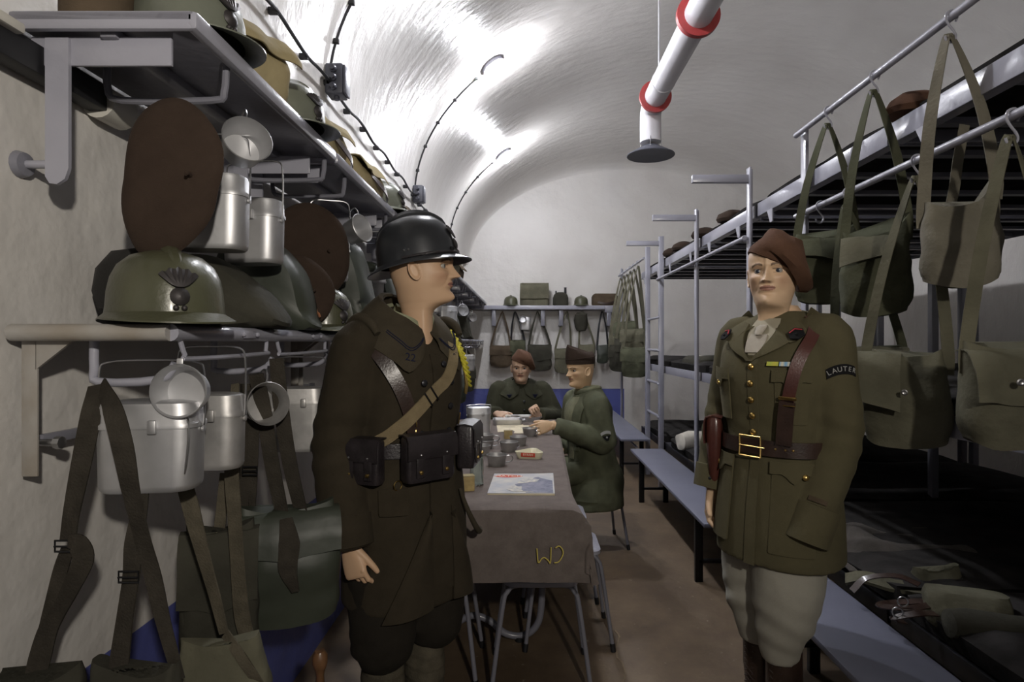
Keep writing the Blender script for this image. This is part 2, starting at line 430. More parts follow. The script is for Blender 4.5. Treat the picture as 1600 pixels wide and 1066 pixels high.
# the crack running beside the table
ck = MB(); cp = [P(960, 985, 3.0), P(968, 1000, 2.9), P(964, 1020, 2.75), P(975, 1045, 2.6), P(970, 1070, 2.5), P(984, 1110, 2.3)]
cp = [Vector((F and (p.x), 950 * 1.4 / max(1, (VY + 950 * (1.4 - p.z) / p.y) - VY), 0.001)) for p in cp]
q = []
for p in cp: q.append(p)
q2 = []
for a, b in zip(q, q[1:]):
    for t in (0, .33, .66): q2.append(a.lerp(b, t) + Vector((random.uniform(-.012, .012), random.uniform(-.01, .01), 0)))
ck.ribbon(q2, [random.uniform(.004, .012) for _ in q2], .002, (0, 0, 1), smooth=0)
struct('trim_1', ck, mat('floor_crack_filler', (.20, .15, .095), .9))

w = MB().box(((XL - .06), (YB + YF) / 2, SZ / 2), (.12, YB - YF, SZ)); struct('wall_left', w, M['wall_dado'])
w = MB().box(((XR + .06), (YB + YF) / 2, SZ / 2), (.12, YB - YF, SZ)); struct('wall_right', w, M['wall_plain'])
def end_wall(y0, y1):
    pts = [(XL - .02, -.02), (XR + .02, -.02)] + [(CX + (VA + .02) * math.cos(PI * i / 48), SZ + (VB + .02) * math.sin(PI * i / 48)) for i in range(49)]
    return MB().prism(pts, y1 - y0, (0, (y0 + y1) / 2, 0))
struct('wall_back', end_wall(YB, YB + .12), M['wall_back'])
struct('wall_front', end_wall(YF - .12, YF), M['wall_plain'])
# vaulted ceiling with a soft rounded junction to the end wall
ca = MB(); rows = []
ys = [YF - .02 + (YB - .5 - YF) * j / 40 for j in range(41)] + [YB - .5 + .5 * math.sin(PI / 2 * k / 8) for k in range(1, 9)]
for y in ys:
    t = max(0, (y - (YB - .5)) / .5); ins = .16 * (1 - math.sqrt(max(0, 1 - t * t)))
    rows.append([Vector((CX - (VA - ins * .6) * math.cos(PI * i / 64), y, SZ + (VB - ins) * math.sin(PI * i / 64))) for i in range(65)])
ca.sheet(rows, .1)
struct('ceiling', ca, M['vault'])

# camera
cam = bpy.data.cameras.new('camera'); co = bpy.data.objects.new('camera', cam); C.objects.link(co)
co.location = (0, 0, H); co.rotation_euler = (PI / 2, 0, 0)
cam.sensor_width = 36; cam.lens = 36 * F / 1600; cam.shift_x = -22 / 1600; cam.shift_y = 2 / 1600
cam.clip_start = .02
bpy.context.scene.camera = co
sc = bpy.context.scene
sc.view_settings.view_transform = 'Standard'; sc.view_settings.look = 'None'
sc.view_settings.gamma = 1; sc.view_settings.exposure = .5
try: sc.view_settings.use_curve_mapping = False
except Exception: pass
wd = bpy.data.worlds.new('world'); sc.world = wd; wd.use_nodes = True
wd.node_tree.nodes['Background'].inputs[0].default_value = (.5, .5, .55, 1)
wd.node_tree.nodes['Background'].inputs[1].default_value = .02

# lamps on the vault: round bulkhead fittings
LAMPS = [(-.28, 3.0), (-.28, 5.0), (-.28, 7.36)]
for i, (x, y) in enumerate(LAMPS):
    z = vault(x); nrm = Vector(((x - CX) / VA ** 2, 0, (z - SZ) / VB ** 2)).normalized()
    lab = ['round bulkhead lamp on the vault nearest the viewer, above the standing soldiers',
           'upper of the two glaring round lamps on the vault, above the table',
           'lower of the two glaring round lamps on the vault, farthest down the room'][i]
    t = thing('ceiling_lamp', lab, 'lamp', Vector((x, y, z)), group=None)
    MB().lathe([(.001, .0), (.10, .0), (.10, -.03), (.075, -.035), (.001, -.035)], 24, axis=nrm).build('lamp_base', M['enamel_light'], t)
    g = MB().lathe([(.072, -.034), (.074, -.06), (.06, -.095), (.035, -.112), (.001, -.117)], 24, axis=nrm).build('lamp_globe', M['lamp'], t)
# shaded spot lamp on the wall behind the viewer
LP = Vector((.62, YF + .16, 2.12)); aim = Vector((-.55, 2.6, 1.95)); ld = (aim - LP).normalized()
t = thing('wall_lamp', 'round reflector lamp on the wall behind the viewer', 'lamp', (LP.x, YF, LP.z))
MB().lathe([(.001, .0), (.06, .0), (.06, .02), (.02, .03), (.015, .10), (.001, .10)], 20, axis=(0, 1, 0)).build('lamp_base', M['black_metal'], t)
MB().lathe([(.02, -.10), (.05, -.08), (.085, .02), (.083, .02), (.048, -.075), (.001, -.09)], 28, c=(0, .16, 0), axis=ld).build('reflector', M['enamel_light'], t)
sl = bpy.data.lights.new('reflector_light', 'SPOT'); sl.energy = SPOT_W; sl.color = (1., .93, .83); sl.spot_size = R(96); sl.spot_blend = 1.; sl.shadow_soft_size = .05
so = bpy.data.objects.new('reflector_light', sl); C.objects.link(so); so.location = LP + ld * .03
so.rotation_euler = (-ld).to_track_quat('Z', 'Y').to_euler()

# ------------------------------------------------------------------ cable along the left wall
def wall_x(z):
    return XL if z <= SZ else CX - VA * math.sqrt(max(0, 1 - ((z - SZ) / VB) ** 2))
CZ = 2.62
cab = MB(); pts = []; y = .4
k = 0
clips = []
while y < 9.1:
    pts.append((wall_x(CZ) + .035, y, CZ + .012 * math.sin(k * 1.7))); 
    if k % 2 == 0: clips.append(pts[-1])
    y += .155; k += 1
cab.tube(pts, .0075, 8, smooth=3)
o = tag(cab.build('electric_cable', M['black']), 'black cable clipped lengthwise along the left side of the vault', 'cable')
cl = MB()
for p in clips:
    MB()
for p in clips:
    c = MB().box((p[0] - .015, p[1], p[2]), (.036, .02, .026), bev=.004); c.build('clip', M['black'], o)
for i, (px, py) in enumerate([(526, 130), (656, 313)]):
    yb = [2.92, 5.15][i]
    base = Vector((wall_x(CZ + .02), yb, CZ + .03))
    t = thing('junction_box', ['larger dark junction box on the left of the vault, above the near shelf', 'second dark junction box on the vault, above the helmeted soldier'][i], 'junction box', base)
    MB().box((.05, 0, 0), (.085, .10, .145), bev=.01).build('box_body', M['junction'], t)
    MB().box((.097, 0, 0), (.012, .088, .132), bev=.005).build('lid', M['junction'], t)
    for dz in (.04, -.0, -.045):
        MB().lathe([(.001, 0), (.017, 0), (.017, .012), (.012, .018), (.012, .03), (.001, .03)], 12, c=(.05, -.05, dz), axis=(0, -1, 0)).build('cable_gland', M['junction'], t)
    MB().lathe([(.001, 0), (.014, 0), (.014, .015), (.001, .02)], 12, c=(.05, 0, -.072), axis=(0, 0, -1)).build('cable_gland', M['junction'], t)
for i, (yb, (lx, ly)) in enumerate(zip([2.92, 5.15, 7.5], LAMPS)):
    pts = []; cps = []
    a0 = math.asin((CZ + .1 - SZ) / VB); lz = vault(lx); a1 = math.asin((lz - SZ) / VB)
    for j in range(15):
        u = j / 16; a = a0 + (a1 - a0) * u
        pts.append((CX - (VA - .012) * math.cos(a), yb + (ly - yb) * u, SZ + (VB - .012) * math.sin(a)))
        if j in (2, 5, 8, 11, 14): cps.append(pts[-1])
    o = MB().tube(pts, .007, 8).build('lamp_cable', M['black'])
    tag(o, ['dark cable curving up the vault from the larger junction box', 'dark cable curving up from the second junction box to the upper lamp', 'dark cable curving up behind the soldier\'s helmet to the lower lamp'][i], 'cable')
    for p in cps: MB().box(p, (.03, .024, .024), bev=.004).build('clip', M['black'], o)

# ------------------------------------------------------------------ ventilation duct
DX, DZ = 1.01, 1.40 + 1.92
t = thing('ventilation_duct', 'white ventilation duct with red flanges hanging under the vault', 'duct', (DX, 4.87, DZ))
MB().tube([(0, -6.3, 0), (0, -4.0, 0), (0, -1.0, 0), (0, -.16, 0), (0, -.02, -.02), (0, .06, -.09), (0, .06, -.30)], .085, 28, smooth=4).build('pipe', M['white_pvc'], t)
for yy in (-1.30, -3.4):
    MB().lathe([(.084, -.018), (.128, -.018), (.128, .018), (.084, .018)], 32, c=(0, yy, 0), axis=(0, 1, 0)).build('flange', M['red_paint'], t, label='red flange ring')
MB().lathe([(.084, -.014), (.125, -.014), (.125, .014), (.084, .014)], 32, c=(0, -.12, 0), axis=(0, 1, 0)).build('flange', M['red_paint'], t, label='red flange ring')
MB().lathe([(.0865, -.01), (.088, -.008), (.088, .008), (.0865, .01)], 28, c=(0, -.40, 0), axis=(0, 1, 0)).build('joint_band', M['white_pvc'], t)
MB().lathe([(.001, -.30), (.075, -.335), (.19, -.40), (.193, -.405), (.19, -.41), (.001, -.40)], 36, c=(0, .06, 0)).build('deflector_cone', M['cone_grey'], t, label='dark grey deflector cone')
for a in (0.3, 2.4, 4.5):
    MB().tube([(.083 * math.cos(a), .06 + .083 * math.sin(a), -.27), (.11 * math.cos(a), .06 + .11 * math.sin(a), -.36)], .004, 6).build('cone_stay', M['steel'], t)
for yy in (-.25, -2.6):
    zz = vault(DX) - DZ
    MB().tube([(0, yy, .083), (0, yy, zz + .02)], .007, 8).build('hanger_rod', M['white_pvc'], t)

# ------------------------------------------------------------------ left shelves
def shelf_unit(y0, y1, zt, xf, name, label, group, lower=False, first=False):
    t = thing(name, label, 'shelf', ((XL + xf) / 2, (y0 + y1) / 2, zt), group=group)
    L = y1 - y0; W = xf - (XL + .015); x0 = XL + .015 - (XL + xf) / 2; xr = xf - (XL + xf) / 2
    em = M['enamel'] if not lower else M['enamel_light']
    if not lower:
        MB().box((0, 0, -.012), (W, L, .02), bev=.004).build('board', M['enamel'], t)
        MB().box((xr - .012, 0, -.018), (.024, L, .036), bev=.009).build('front_edge', M['enamel_light'], t)
        MB().box((0, -L / 2 + .008, -.018), (W, .016, .036), bev=.007).build('end_edge', M['enamel_light'], t)
        for yy in (-L / 2 + .035, L / 2 - .06):
            b = MB().box((-.02, yy, -.062), (W * .78, .008, .055), bev=.002)
            b.prism([(x0 + .042, -.04), (x0 + .086, -.04), (x0 + .086, -.285), (x0 + .079, -.305), (x0 + .064, -.315), (x0 + .050, -.313), (x0 + .042, -.30)], .008, (0, yy - .007, 0))
            b = b.build('bracket', M['enamel_light'], t)
            MB().tube([(x0 + .06, yy, -.275), (x0 - .01, yy, -.275)], .008, 10).build('bolt', M['enamel_light'], b)
            MB().lathe([(.001, 0), (.026, 0), (.022, .012), (.001, .016)], 18, c=(x0 - .014, yy, -.275), axis=(1, 0, 0)).build('wall_washer', M['enamel'], b)
        for yy in (-L / 2 + .17, L / 2 - .03):
            MB().tube([(x0 + .06, yy, -.02), (x0 + .06, yy, -.075), (x0 + .09, yy, -.10), (xr - .06, yy, -.10), (xr - .035, yy, -.085), (xr - .03, yy, -.03)], .0075, 8, smooth=3).build('hanging_rod', M['enamel'], t)
        MB().bar((0, -L / 2 + .02, -.032), (0, L / 2 - .02, -.032), .03, .018).build('stiffener', M['enamel'], t)
    else:
        MB().box((-.01, 0, -.012), (W - .02, L, .016), bev=.004).build('board', M['enamel'], t)
        MB().tube([(xr - .014, -L / 2, -.016), (xr - .014, L / 2, -.016)], .016, 14).build('front_edge', M['enamel_light'], t)
        MB().tube([(x0, -L / 2, -.016), (xr - .014, -L / 2, -.016)], .016, 14).build('end_edge', M['worn_enamel'], t)
        for yy in (-L / 2 + .02, L / 2 - .02):
            b = MB().box((x0 + .018, yy, -.15), (.03, .006, .27), bev=.002)
            b.prism([(x0 + .03, -.03), (x0 + .10, -.03), (x0 + .03, -.085)], .006, (0, yy, 0))
            b = b.build('bracket', M['worn_enamel'], t)
            MB().tube([(x0 - .01, yy + .02, -.225), (x0 + .05, yy + .02, -.225)], .007, 10).lathe([(.001, 0), (.012, 0), (.012, .012), (.001, .014)], 8, c=(x0 + .05, yy + .02, -.225), axis=(1, 0, 0)).build('bolt', M['steel'], b)
        n = max(1, round(L / .45))
        for k in range(n):
            yy = -L / 2 + .045 + k * L / n
            # peg hooks under the board
            MB().tube([(xr - .185, yy, -.02), (xr - .185, yy, -.085), (xr - .175, yy, -.11), (xr - .06, yy, -.105), (xr - .03, yy, -.075)], .0085, 10, smooth=3).build('peg_hook', M['enamel_light'], t)
            yc = yy + .24
            fr = MB().box((xr + .003, yc, -.016), (.004, .060, .018), bev=.002)
            fr.ball((xr + .005, yc - .034, -.016), .006, 8).ball((xr + .005, yc + .034, -.016), .006, 8)
            fr.build('label_holder', M['enamel_light'], t)
        for k in range(n):
            yy = -L / 2 + .03 + k * L / n
            MB().tube([(xr - .014, yy, -.025), (xr - .012, yy + .015, -.058), (xr - .010, yy + .035, -.066), (xr - .010, yy + L / n - .085, -.062), (xr - .012, yy + L / n - .07, -.055), (xr - .014, yy + L / n - .06, -.025)], .0048, 8, smooth=3).build('wire_rail', M['enamel_light'], t)
        MB().bar((x0 + .02, -L / 2 + .04, -.22), (x0 + .02, -L / 2 + .18, -.22), .012, .02).build('wall_bar', M['enamel'], t)
    return t
UZ, LZ = 2.012, 1.434
ub = [1.117]; 
while ub[-1] < 8.7: ub.append(ub[-1] + .84)
for i, (a, b) in enumerate(zip(ub, ub[1:])):
    b2 = min(b - .012, 9.28)
    lab = ['grey steel upper shelf unit at the near left, a beret and helmet at it', 'grey steel upper shelf unit just behind the nearest one'][i] if i < 2 else \
        'grey steel upper shelf unit farther down the left wall'
    shelf_unit(a, b2, UZ, -.605, 'wall_shelf', lab if i < 2 else lab, 'upper shelf units far along the left wall' if i >= 2 else None)
for i in range(6):
    a = 1.117 + i * 1.35; b = min(a + 1.338, 9.28)
    lab = 'lower grey shelf with rounded front edge at the near left, olive helmet on it' if i == 0 else 'lower grey shelf unit farther down the left wall'
    shelf_unit(a, b, LZ, -.640, 'wall_shelf', lab, 'lower shelf units far along the left wall' if i else None, lower=True)
t = thing('wall_conduit', 'black bar along the wall behind the near upper shelf, ending in a white sleeve', 'conduit', (XL + .03, 1.1, 1.93))
MB().bar((0, -.55, 0), (0, .25, 0), .04, .055).build('bar', M['black'], t)
MB().tube([(0, .22, -.005), (0, .30, -.005)], .037, 18).build('end_sleeve', M['ceramic'], t, label='white ceramic end sleeve')
MB().box((.01, -.06, .03), (.05, .10, .02), bev=.006).build('tape', M['ceramic'], t, label='white tape wrapped round the bar')

# ------------------------------------------------------------------ right: benches
def bench(y0, y1, label):
    t = thing('bench', label, 'bench', (1.11, (y0 + y1) / 2, 0), group=None); L = y1 - y0
    MB().box((0, 0, .408), (.30, L, .024), bev=.006).build('seat', M['bench'], t)
    for s in (-1, 1):
        yy = s * (L / 2 - .28)
        MB().bar((-.10, yy, 0), (-.10, yy, .396), .045, .03).build('leg', M['black_metal'], t)
        MB().bar((.11, yy, 0), (.11, yy, .396), .045, .03).build('leg', M['black_metal'], t)
        MB().bar((-.10, yy, .12), (.11, yy, .12), .03, .02).build('stretcher', M['black_metal'], t)
    MB().tube([(.02, -L / 2 + .06, .33), (.02, L / 2 - .06, .33)], .012, 10).build('brace_tube', M['enamel'], t)
bench(.75, 2.86, 'blue-grey plank bench nearest the viewer, behind the officer\'s boots')
bench(3.28, 5.60, 'blue-grey plank bench in the middle of the row, left of the officer')
bench(6.15, 8.9, 'blue-grey plank bench farthest down the room, below the hanging bags')

# ------------------------------------------------------------------ bunks
BX0, BX1 = 1.33, 3.35
def bunk(y0, y1, label, front_post=None, arm=True, group=None):
    yc = (y0 + y1) / 2; L = y1 - y0
    t = thing('bunk_bed', label, 'bunk bed', ((BX0 + BX1) / 2, yc, 0), group=group)
    xa = BX0 - (BX0 + BX1) / 2; xb = -xa
    for lv, (zt, th) in enumerate([(.44, .07), (1.17, .068), (2.195, .075)]):
        MB().box((xa, 0, zt - th / 2), (.012, L, th), bev=.003).box((xa + .02, 0, zt - th + .004), (.04, L, .008)).build('side_rail', M['enamel_light' if lv else 'black_metal'], t)
        MB().box((xb, 0, zt - th / 2), (.012, L, th), bev=.003).build('side_rail', M['enamel'], t)
        for s in (-1, 1):
            MB().box((0, s * (L / 2 - .01), zt - th / 2), (xb - xa, .012, th * .9)).build('end_rail', M['enamel'], t)
        for k in range(4):
            yy = -L / 2 + L * (k + .5) / 4
            MB().box((0, yy, zt - th * .75), (xb - xa - .03, .045, .02)).build('slat', M['enamel'], t)
        mt = MB()
        nx_, ny_ = 26, 12; g = []
        for j in range(ny_ + 1):
            row = []
            for i in range(nx_ + 1):
                x = xa + .045 + (xb - xa - .09) * i / nx_; y = -L / 2 + .02 + (L - .04) * j / ny_
                row.append((x, y, zt - .004 + .012 * noise.noise(Vector((x * 3, y * 3 + yc * 5, lv * 3.1))) + (.008 if 0 < i < nx_ and 0 < j < ny_ else -.02)))
            g.append(row)
        mt.sheet(g, .075 if lv != 2 else .06); mt.build('mattress', M['mattress'], t)
    for yy in (-L / 2 + .03, L / 2 - .03):
        MB().bar((xb, yy, 0), (xb, yy, 2.2), .045, .045).build('post', M['enamel'], t)
    for yy in (-L / 2 + .03,):
        MB().bar((0.05, yy, 0), (.05, yy, 2.12), .04, .04).build('post', M['enamel'], t)
    if front_post is not None:
        yy = front_post - yc; xp = 1.29 - (BX0 + BX1) / 2
        MB().box((xp, yy, 1.205), (.012, .05, 2.41), bev=.002).box((xp + .014, yy + .022, 1.205), (.030, .008, 2.41), bev=.002).build('post', M['enamel_light'], t)
        if arm:
            MB().box((xp - .165, yy, 2.345), (.33, .035, .045), bev=.003).build('arm', M['enamel_light'], t)
    for yy in (-L / 2 + .22, L / 2 - .22):
        MB().prism([(0, 0), (.07, 0), (.03, -.07), (0, -.07)], .006, (xa - .008, yy, 2.12), (0, 1, 0), (0, 0, 1)).build('gusset', M['enamel_light'], t)
    return t
bunk(.85, 2.21, 'grey steel bunk bed nearest the viewer, kit lying on its lower berth')
bunk(2.23, 3.48, 'grey steel bunk bed behind the officer\'s head', front_post=3.52)
bunk(3.54, 4.58, 'grey steel bunk bed between the officer\'s beret and the next post', front_post=4.62)
bunk(4.64, 5.78, 'grey steel bunk bed with a pale bag on its lower berth')
bunk(5.84, 6.98, 'grey steel bunk bed farthest away, behind the ladder')

t = thing('ladder', 'grey steel bunk ladder with four rungs at the far bunk', 'ladder', (1.29, 6.13, 0))
for yy in (-.32, .32):
    MB().box((0, yy, 1.205), (.045, .05, 2.41), bev=.003).build('stile', M['enamel_light'], t)
MB().box((-.165, -.32, 2.345), (.33, .035, .045), bev=.003).build('arm', M['enamel_light'], t)
for z in (.68, 1.0, 1.32, 1.64):
    r = MB().tube([(0, -.31, z), (0, .31, z)], .013, 10).build('rung', M['enamel_light'], t)
    MB().ball((-.026, -.32, z), .014, 10).build('rung_bolt', M['enamel_light'], r)
t = thing('guard_rail', 'thin grey tube running between the bunk posts left of the beret', 'rail', (1.255, 4.66, 2.0))
MB().tube([(0, -1.16, 0), (0, 1.16, 0)], .0125, 12).build('tube', M['enamel_light'], t)
for yy in (-1.14, -.04, 1.15): MB().ball((0.01, yy, 0), .02, 10).build('fixing', M['enamel_light'], t)

def rack(y0, y1, label, rails, post_at):
    t = thing('hanging_rack', label, 'rack', (1.29, (y0 + y1) / 2, 0)); yc = (y0 + y1) / 2
    for yy in post_at:
        MB().box((0, yy - yc, 1.2), (.012, .05, 2.4), bev=.002).box((.014, yy - yc + .02, 1.2), (.030, .008, 2.4), bev=.002).build('post', M['enamel_light'], t)
    for z in rails:
        MB().tube([(-.03, y0 - yc - .02, z), (-.03, y1 - yc + .02, z)], .0125, 12).build('rail', M['enamel_light'], t)
    return t
rack(.72, 2.82, 'grey tube rack with two rails hung with green haversacks at the right', (2.365, 1.987), (2.82, .72))
t = rack(6.52, 8.25, 'grey rack in front of the end wall, hung with dark green bags', (2.30,), (8.25,))
MB().box((-.12, .88, 1.85), (.20, .05, .09), bev=.004).build('bracket', M['enamel'], t)
# ------------------------------------------------------------------ makers of kit
def helmet_parts(root, m, s=1., badge=True, crest=True, side=.010, rear=.030, ch=.014):
    """crested steel helmet, front towards -Y, rim on z=0"""
    n = 56; rings = []
    prof = [(.012, .150), (.04, .147), (.07, .137), (.092, .118), (.104, .094), (.110, .066), (.112, .038), (.114, .024)]
    for r, z in reversed(prof):
        rings.append([Vector((r * .93 * math.sin(2 * PI * j / n), -r * 1.16 * math.cos(2 * PI * j / n), z)) for j in range(n)])
    brim = []
    for q in (1., .5, .0):
        ring = []
        for j in range(n):
            a = 2 * PI * j / n; c = math.cos(a); fr = max(0, c) ** 1.6; bk = max(0, -c) ** 1.6
            ex = (side + .040 * fr + rear * bk) * (q ** 1.0); dz = (.004 + .016 * fr + .016 * bk + .006 * (1 - fr - bk)) * q
            r = .114
            ring.append(Vector(((r * .93 + ex) * math.sin(a), -(r * 1.16 + ex) * c, .023 - dz)))
        brim.append(ring)
    mb = MB().loft(brim + rings, cap=False)
    mb.add([rings[-1][j] for j in range(n)], [tuple(range(n))])
    inn = [[v * .97 + Vector((0, 0, -.001)) for v in r] for r in rings]
    mb.loft([brim[0], [v - Vector((0, 0, .003)) for v in brim[0]], [Vector((v.x * .96, v.y * .96, v.z - .003)) for v in brim[2]]] + inn, cap=False)
    mb.add([inn[-1][j] for j in range(n)], [tuple(range(n))])
    mb.tf(Matrix.Scale(s, 4)); mb.build('shell', m, root)
    if crest:
        cb = MB(); rr = []
        for i in range(25):
            a = R(28) + R(128) * i / 24
            p = Vector((0, -math.cos(a) * .128, .024 + math.sin(a) ** .9 * .126)); up = Vector((0, -math.cos(a), math.sin(a))).normalized()
            wv = .021 * (1 - .35 * abs(i - 12) / 12); hh = ch * min(1, min(i, 24 - i) / 3 + .15)
            tn = Vector((1, 0, 0))
            rr.append([p - tn * wv - up * .006, p - tn * wv * .9 + up * hh * .45, p - tn * wv * .35 + up * hh, p + tn * wv * .35 + up * hh, p + tn * wv * .9 + up * hh * .45, p + tn * wv - up * .006])
        cb.loft(rr); cb.tf(Matrix.Scale(s, 4)); cb.build('crest', m, root)
    if badge:
        bb = MB(); y0 = -.1335; 
        def on(x, z):   # onto the shell front
            t = 1 - max(0, min(1, (z - .024) / .126)) ** 2.6
            yy = -1.16 * .114 * math.sqrt(max(.02, t)) * math.sqrt(max(.05, 1 - (x / .106) ** 2)); return Vector((x, yy - .002, z))
        g = [[on(.017 * math.cos(a) * r, .052 + .017 * math.sin(a) * r) + Vector((0, -.006 * (1 - r * r), 0)) for a in [2 * PI * k / 16 for k in range(17)]] for r in (.02, .4, .75, 1.)]
        bb.sheet(g, .004)
        g = []
        for i in range(6):
            v = i / 5; row = []
            for k in range(13):
                u = (k - 6) / 6; hw = .006 + .026 * v ** .8
                z = .068 + .036 * v * (1 - .35 * u * u) + (.003 * math.cos(u * 14) * v)
                row.append(on(u * hw, z) + Vector((0, -.003 + .002 * math.cos(u * 18) * v, 0)))
            g.append(row)
        bb.sheet(g, .004)
        for sx in (-1, 1): bb.ball(on(sx * .007, .030), .0055, 10)
        bb.tf(Matrix.Scale(s, 4)); bb.build('badge', M['badge'], root)
    return root

def helmet(loc, rz, m, label, group=None, s=1., crest=True, badge=True):
    t = thing('helmet', label, 'helmet', loc, rz, group); return helmet_parts(t, m, s, badge, crest)

def beret_mb(w, h, th=.035, notch=0., seed=1.):
    """felt beret hanging flat in the XZ plane, front towards -Y; z from 0 (bottom) to h"""
    rings = []; n = 60
    for q, yy in [(.02, -.92), (.35, -1.), (.65, -.95), (.86, -.78), (.96, -.45), (1., 0.), (.96, .45), (.86, .72), (.5, .85), (.02, .85)]:
        ring = []
        for j in range(n):
            a = 2 * PI * j / n; ca, sa = math.cos(a), math.sin(a)
            k = 1 + .05 * math.sin(2 * a + seed) + .03 * math.sin(3 * a + 2 * seed)
            if notch: k -= notch * math.exp(-((((a - R(-8) + PI) % (2 * PI)) - PI) / .32) ** 2)
            ring.append(Vector((w / 2 * ca * k * q + .012 * sa * (1 if sa < 0 else -.4), yy * th / 2, h / 2 + h / 2 * sa * k * q)))
        rings.append(ring)
    mb = MB().loft(rings); return wobble(mb, .006, 9, seed)

def rbox_rings(w, d, zs, r, taper=0., n=6):
    rings = []
    for z, k in zs:
        ring = []; hw, hd = w / 2 * k, d / 2 * k; rr = min(r, hw * .98, hd * .98)
        for cx, cy, a0 in ((hw - rr, hd - rr, 0), (-hw + rr, hd - rr, 90), (-hw + rr, -hd + rr, 180), (hw - rr, -hd + rr, 270)):
            for i in range(n + 1):
                a = R(a0 + 90 * i / n); ring.append(Vector((cx + rr * math.cos(a), cy + rr * math.sin(a), z)))
        rings.append(ring)
    return rings

def mess_tin(loc, rz, label, group=None, w=.158, d=.085, h=.125, lid=.042, m='alu', bail=True, hang=.06, seed=0):
    """lidded mess tin; origin at base"""
    t = thing('mess_tin', label, 'mess tin', loc, rz, group)
    MB().loft(rbox_rings(w, d, [(0, .90), (.004, .95), (.012, .975), (h * .6, .99), (h, 1.)], .034)).build('body', M[m], t)
    l = MB().loft(rbox_rings(w, d, [(h - .006, 1.035), (h + .002, 1.035), (h + .006, 1.0), (h + lid * .8, .985), (h + lid * .95, .96), (h + lid, .90), (h + lid + .003, .6)], .034))
    l = l.build('lid', M[m], t)
    MB().box((w * .12, -d / 2 - .004, h - .002), (.016, .009, .026), bev=.003).build('latch', M[m], l)
    MB().tube([(w * .51, 0, h - .012), (w * .53, 0, h + .01), (w * .53, 0, h + lid + hang * .7), (w * .44, 0, h + lid + hang), (w * .02, 0, h + lid + hang + .004), (-w * .44, 0, h + lid + hang), (-w * .53, 0, h + lid + hang * .7), (-w * .53, 0, h + .01), (-w * .51, 0, h - .012)], .0022, 6, smooth=4).build('bail_handle', M['steel'], t)
    for s in (-1, 1): MB().lathe([(.001, 0), (.006, 0), (.006, .005), (.001, .006)], 10, c=(s * w * .505, 0, h - .012), axis=(s, 0, 0)).build('lug', M[m], t)
    return t

def cup_mb(r=.047, h=.056):
    return MB().lathe([(.001, .0), (r * .74, .0), (r * .80, .004), (r * .97, h * .93), (r * 1.03, h), (r * 1.0, h + .002), (r * .95, h * .95), (r * .77, .006), (.001, .005)], 36)
def cup(loc, rot, label, group=None, r=.047, h=.056, m='alu', handle='loop'):
    t = thing('mess_cup', label, 'cup', loc, 0, group); t.rotation_euler = rot
    cup_mb(r, h).build('bowl', M[m], t)
    if handle == 'loop':
        MB().tube([(0, r * .95, h * .82), (.004, r * 1.25, h * .86), (.004, r * 1.6, h * .7), (.003, r * 1.5, h * .35), (0, r * .9, h * .25)], .0026, 6, smooth=4).build('handle', M['steel'], t)
    elif handle == 'tail':   # folded wire handle standing off the rim
        MB().tube([(-.012, -r, h * .8), (-.014, -r * 1.15, h * .7), (-.017, -r * 1.9, h * .66), (-.006, -r * 3.1, h * .55), (.006, -r * 3.1, h * .55), (.014, -r * 1.9, h * .66), (.013, -r * 1.15, h * .7), (.012, -r, h * .8)], .0026, 6, smooth=4).build('handle', M['steel'], t)
        MB().box((0, r * 1.08, h * .9), (.012, .016, .006), bev=.002).build('thumb_tab', M[m], t)
    return t

def bag_body(w, h, d, peak=.03, sag=.02, seed=0., wob=.008, top=.55, bottom=.9, nz=22, n=44, pinch=0., pk=(1., 1.)):
    """soft canvas bag: z from 0 (bottom) to h; front -Y"""
    rings = []
    for i in range(nz + 1):
        t = i / nz
        k = bottom + (1 - bottom) * min(1, t * 5) if t < .2 else 1 - (1 - .92) * t
        dd = d / 2 * (math.sin(PI * min(1, .16 + t * .72)) ** .6) * (1 if t < .5 else 1 - (1 - top) * (t - .5) * 2)
        if pinch: k *= 1 - pinch * max(0, t - .55) ** 1.2
        ring = []
        for j in range(n):
            a = 2 * PI * j / n; ca, sa = math.cos(a), math.sin(a)
            x = w / 2 * k * math.copysign(abs(ca) ** .45, ca); y = dd * math.copysign(abs(sa) ** .75, sa)
            u = x / (w / 2)
            z = h * t + peak * t ** 2 * (abs(u) ** 2.2) * (pk[0] if u < 0 else pk[1]) - sag * (1 - t) ** 2 * (1 - u * u) 
            if t < .06: z += .012 * abs(u) ** 4
            ring.append(Vector((x, y, z)))
        rings.append(ring)
    mb = MB().loft(rings)
    out = []
    for v in mb.v:
        p = Vector(v); q = p * 9 + Vector((seed * 3.1, seed, 0)); nv = noise.noise_vector(q); nv2 = noise.noise_vector(p * 24 + Vector((seed, 0, seed * 2)))
        rid = abs(noise.noise(Vector((p.x * 13 + seed, p.y * 4, p.z * 5 - seed)))) 
        out.append((p.x + nv.x * wob + nv2.x * wob * .35, p.y + nv.y * wob + nv2.y * wob * .4 - (.5 - rid) * wob * .9 * (1 if p.y < 0 else -1), p.z + nv.z * wob * .8))
    mb.v = out
    return mb

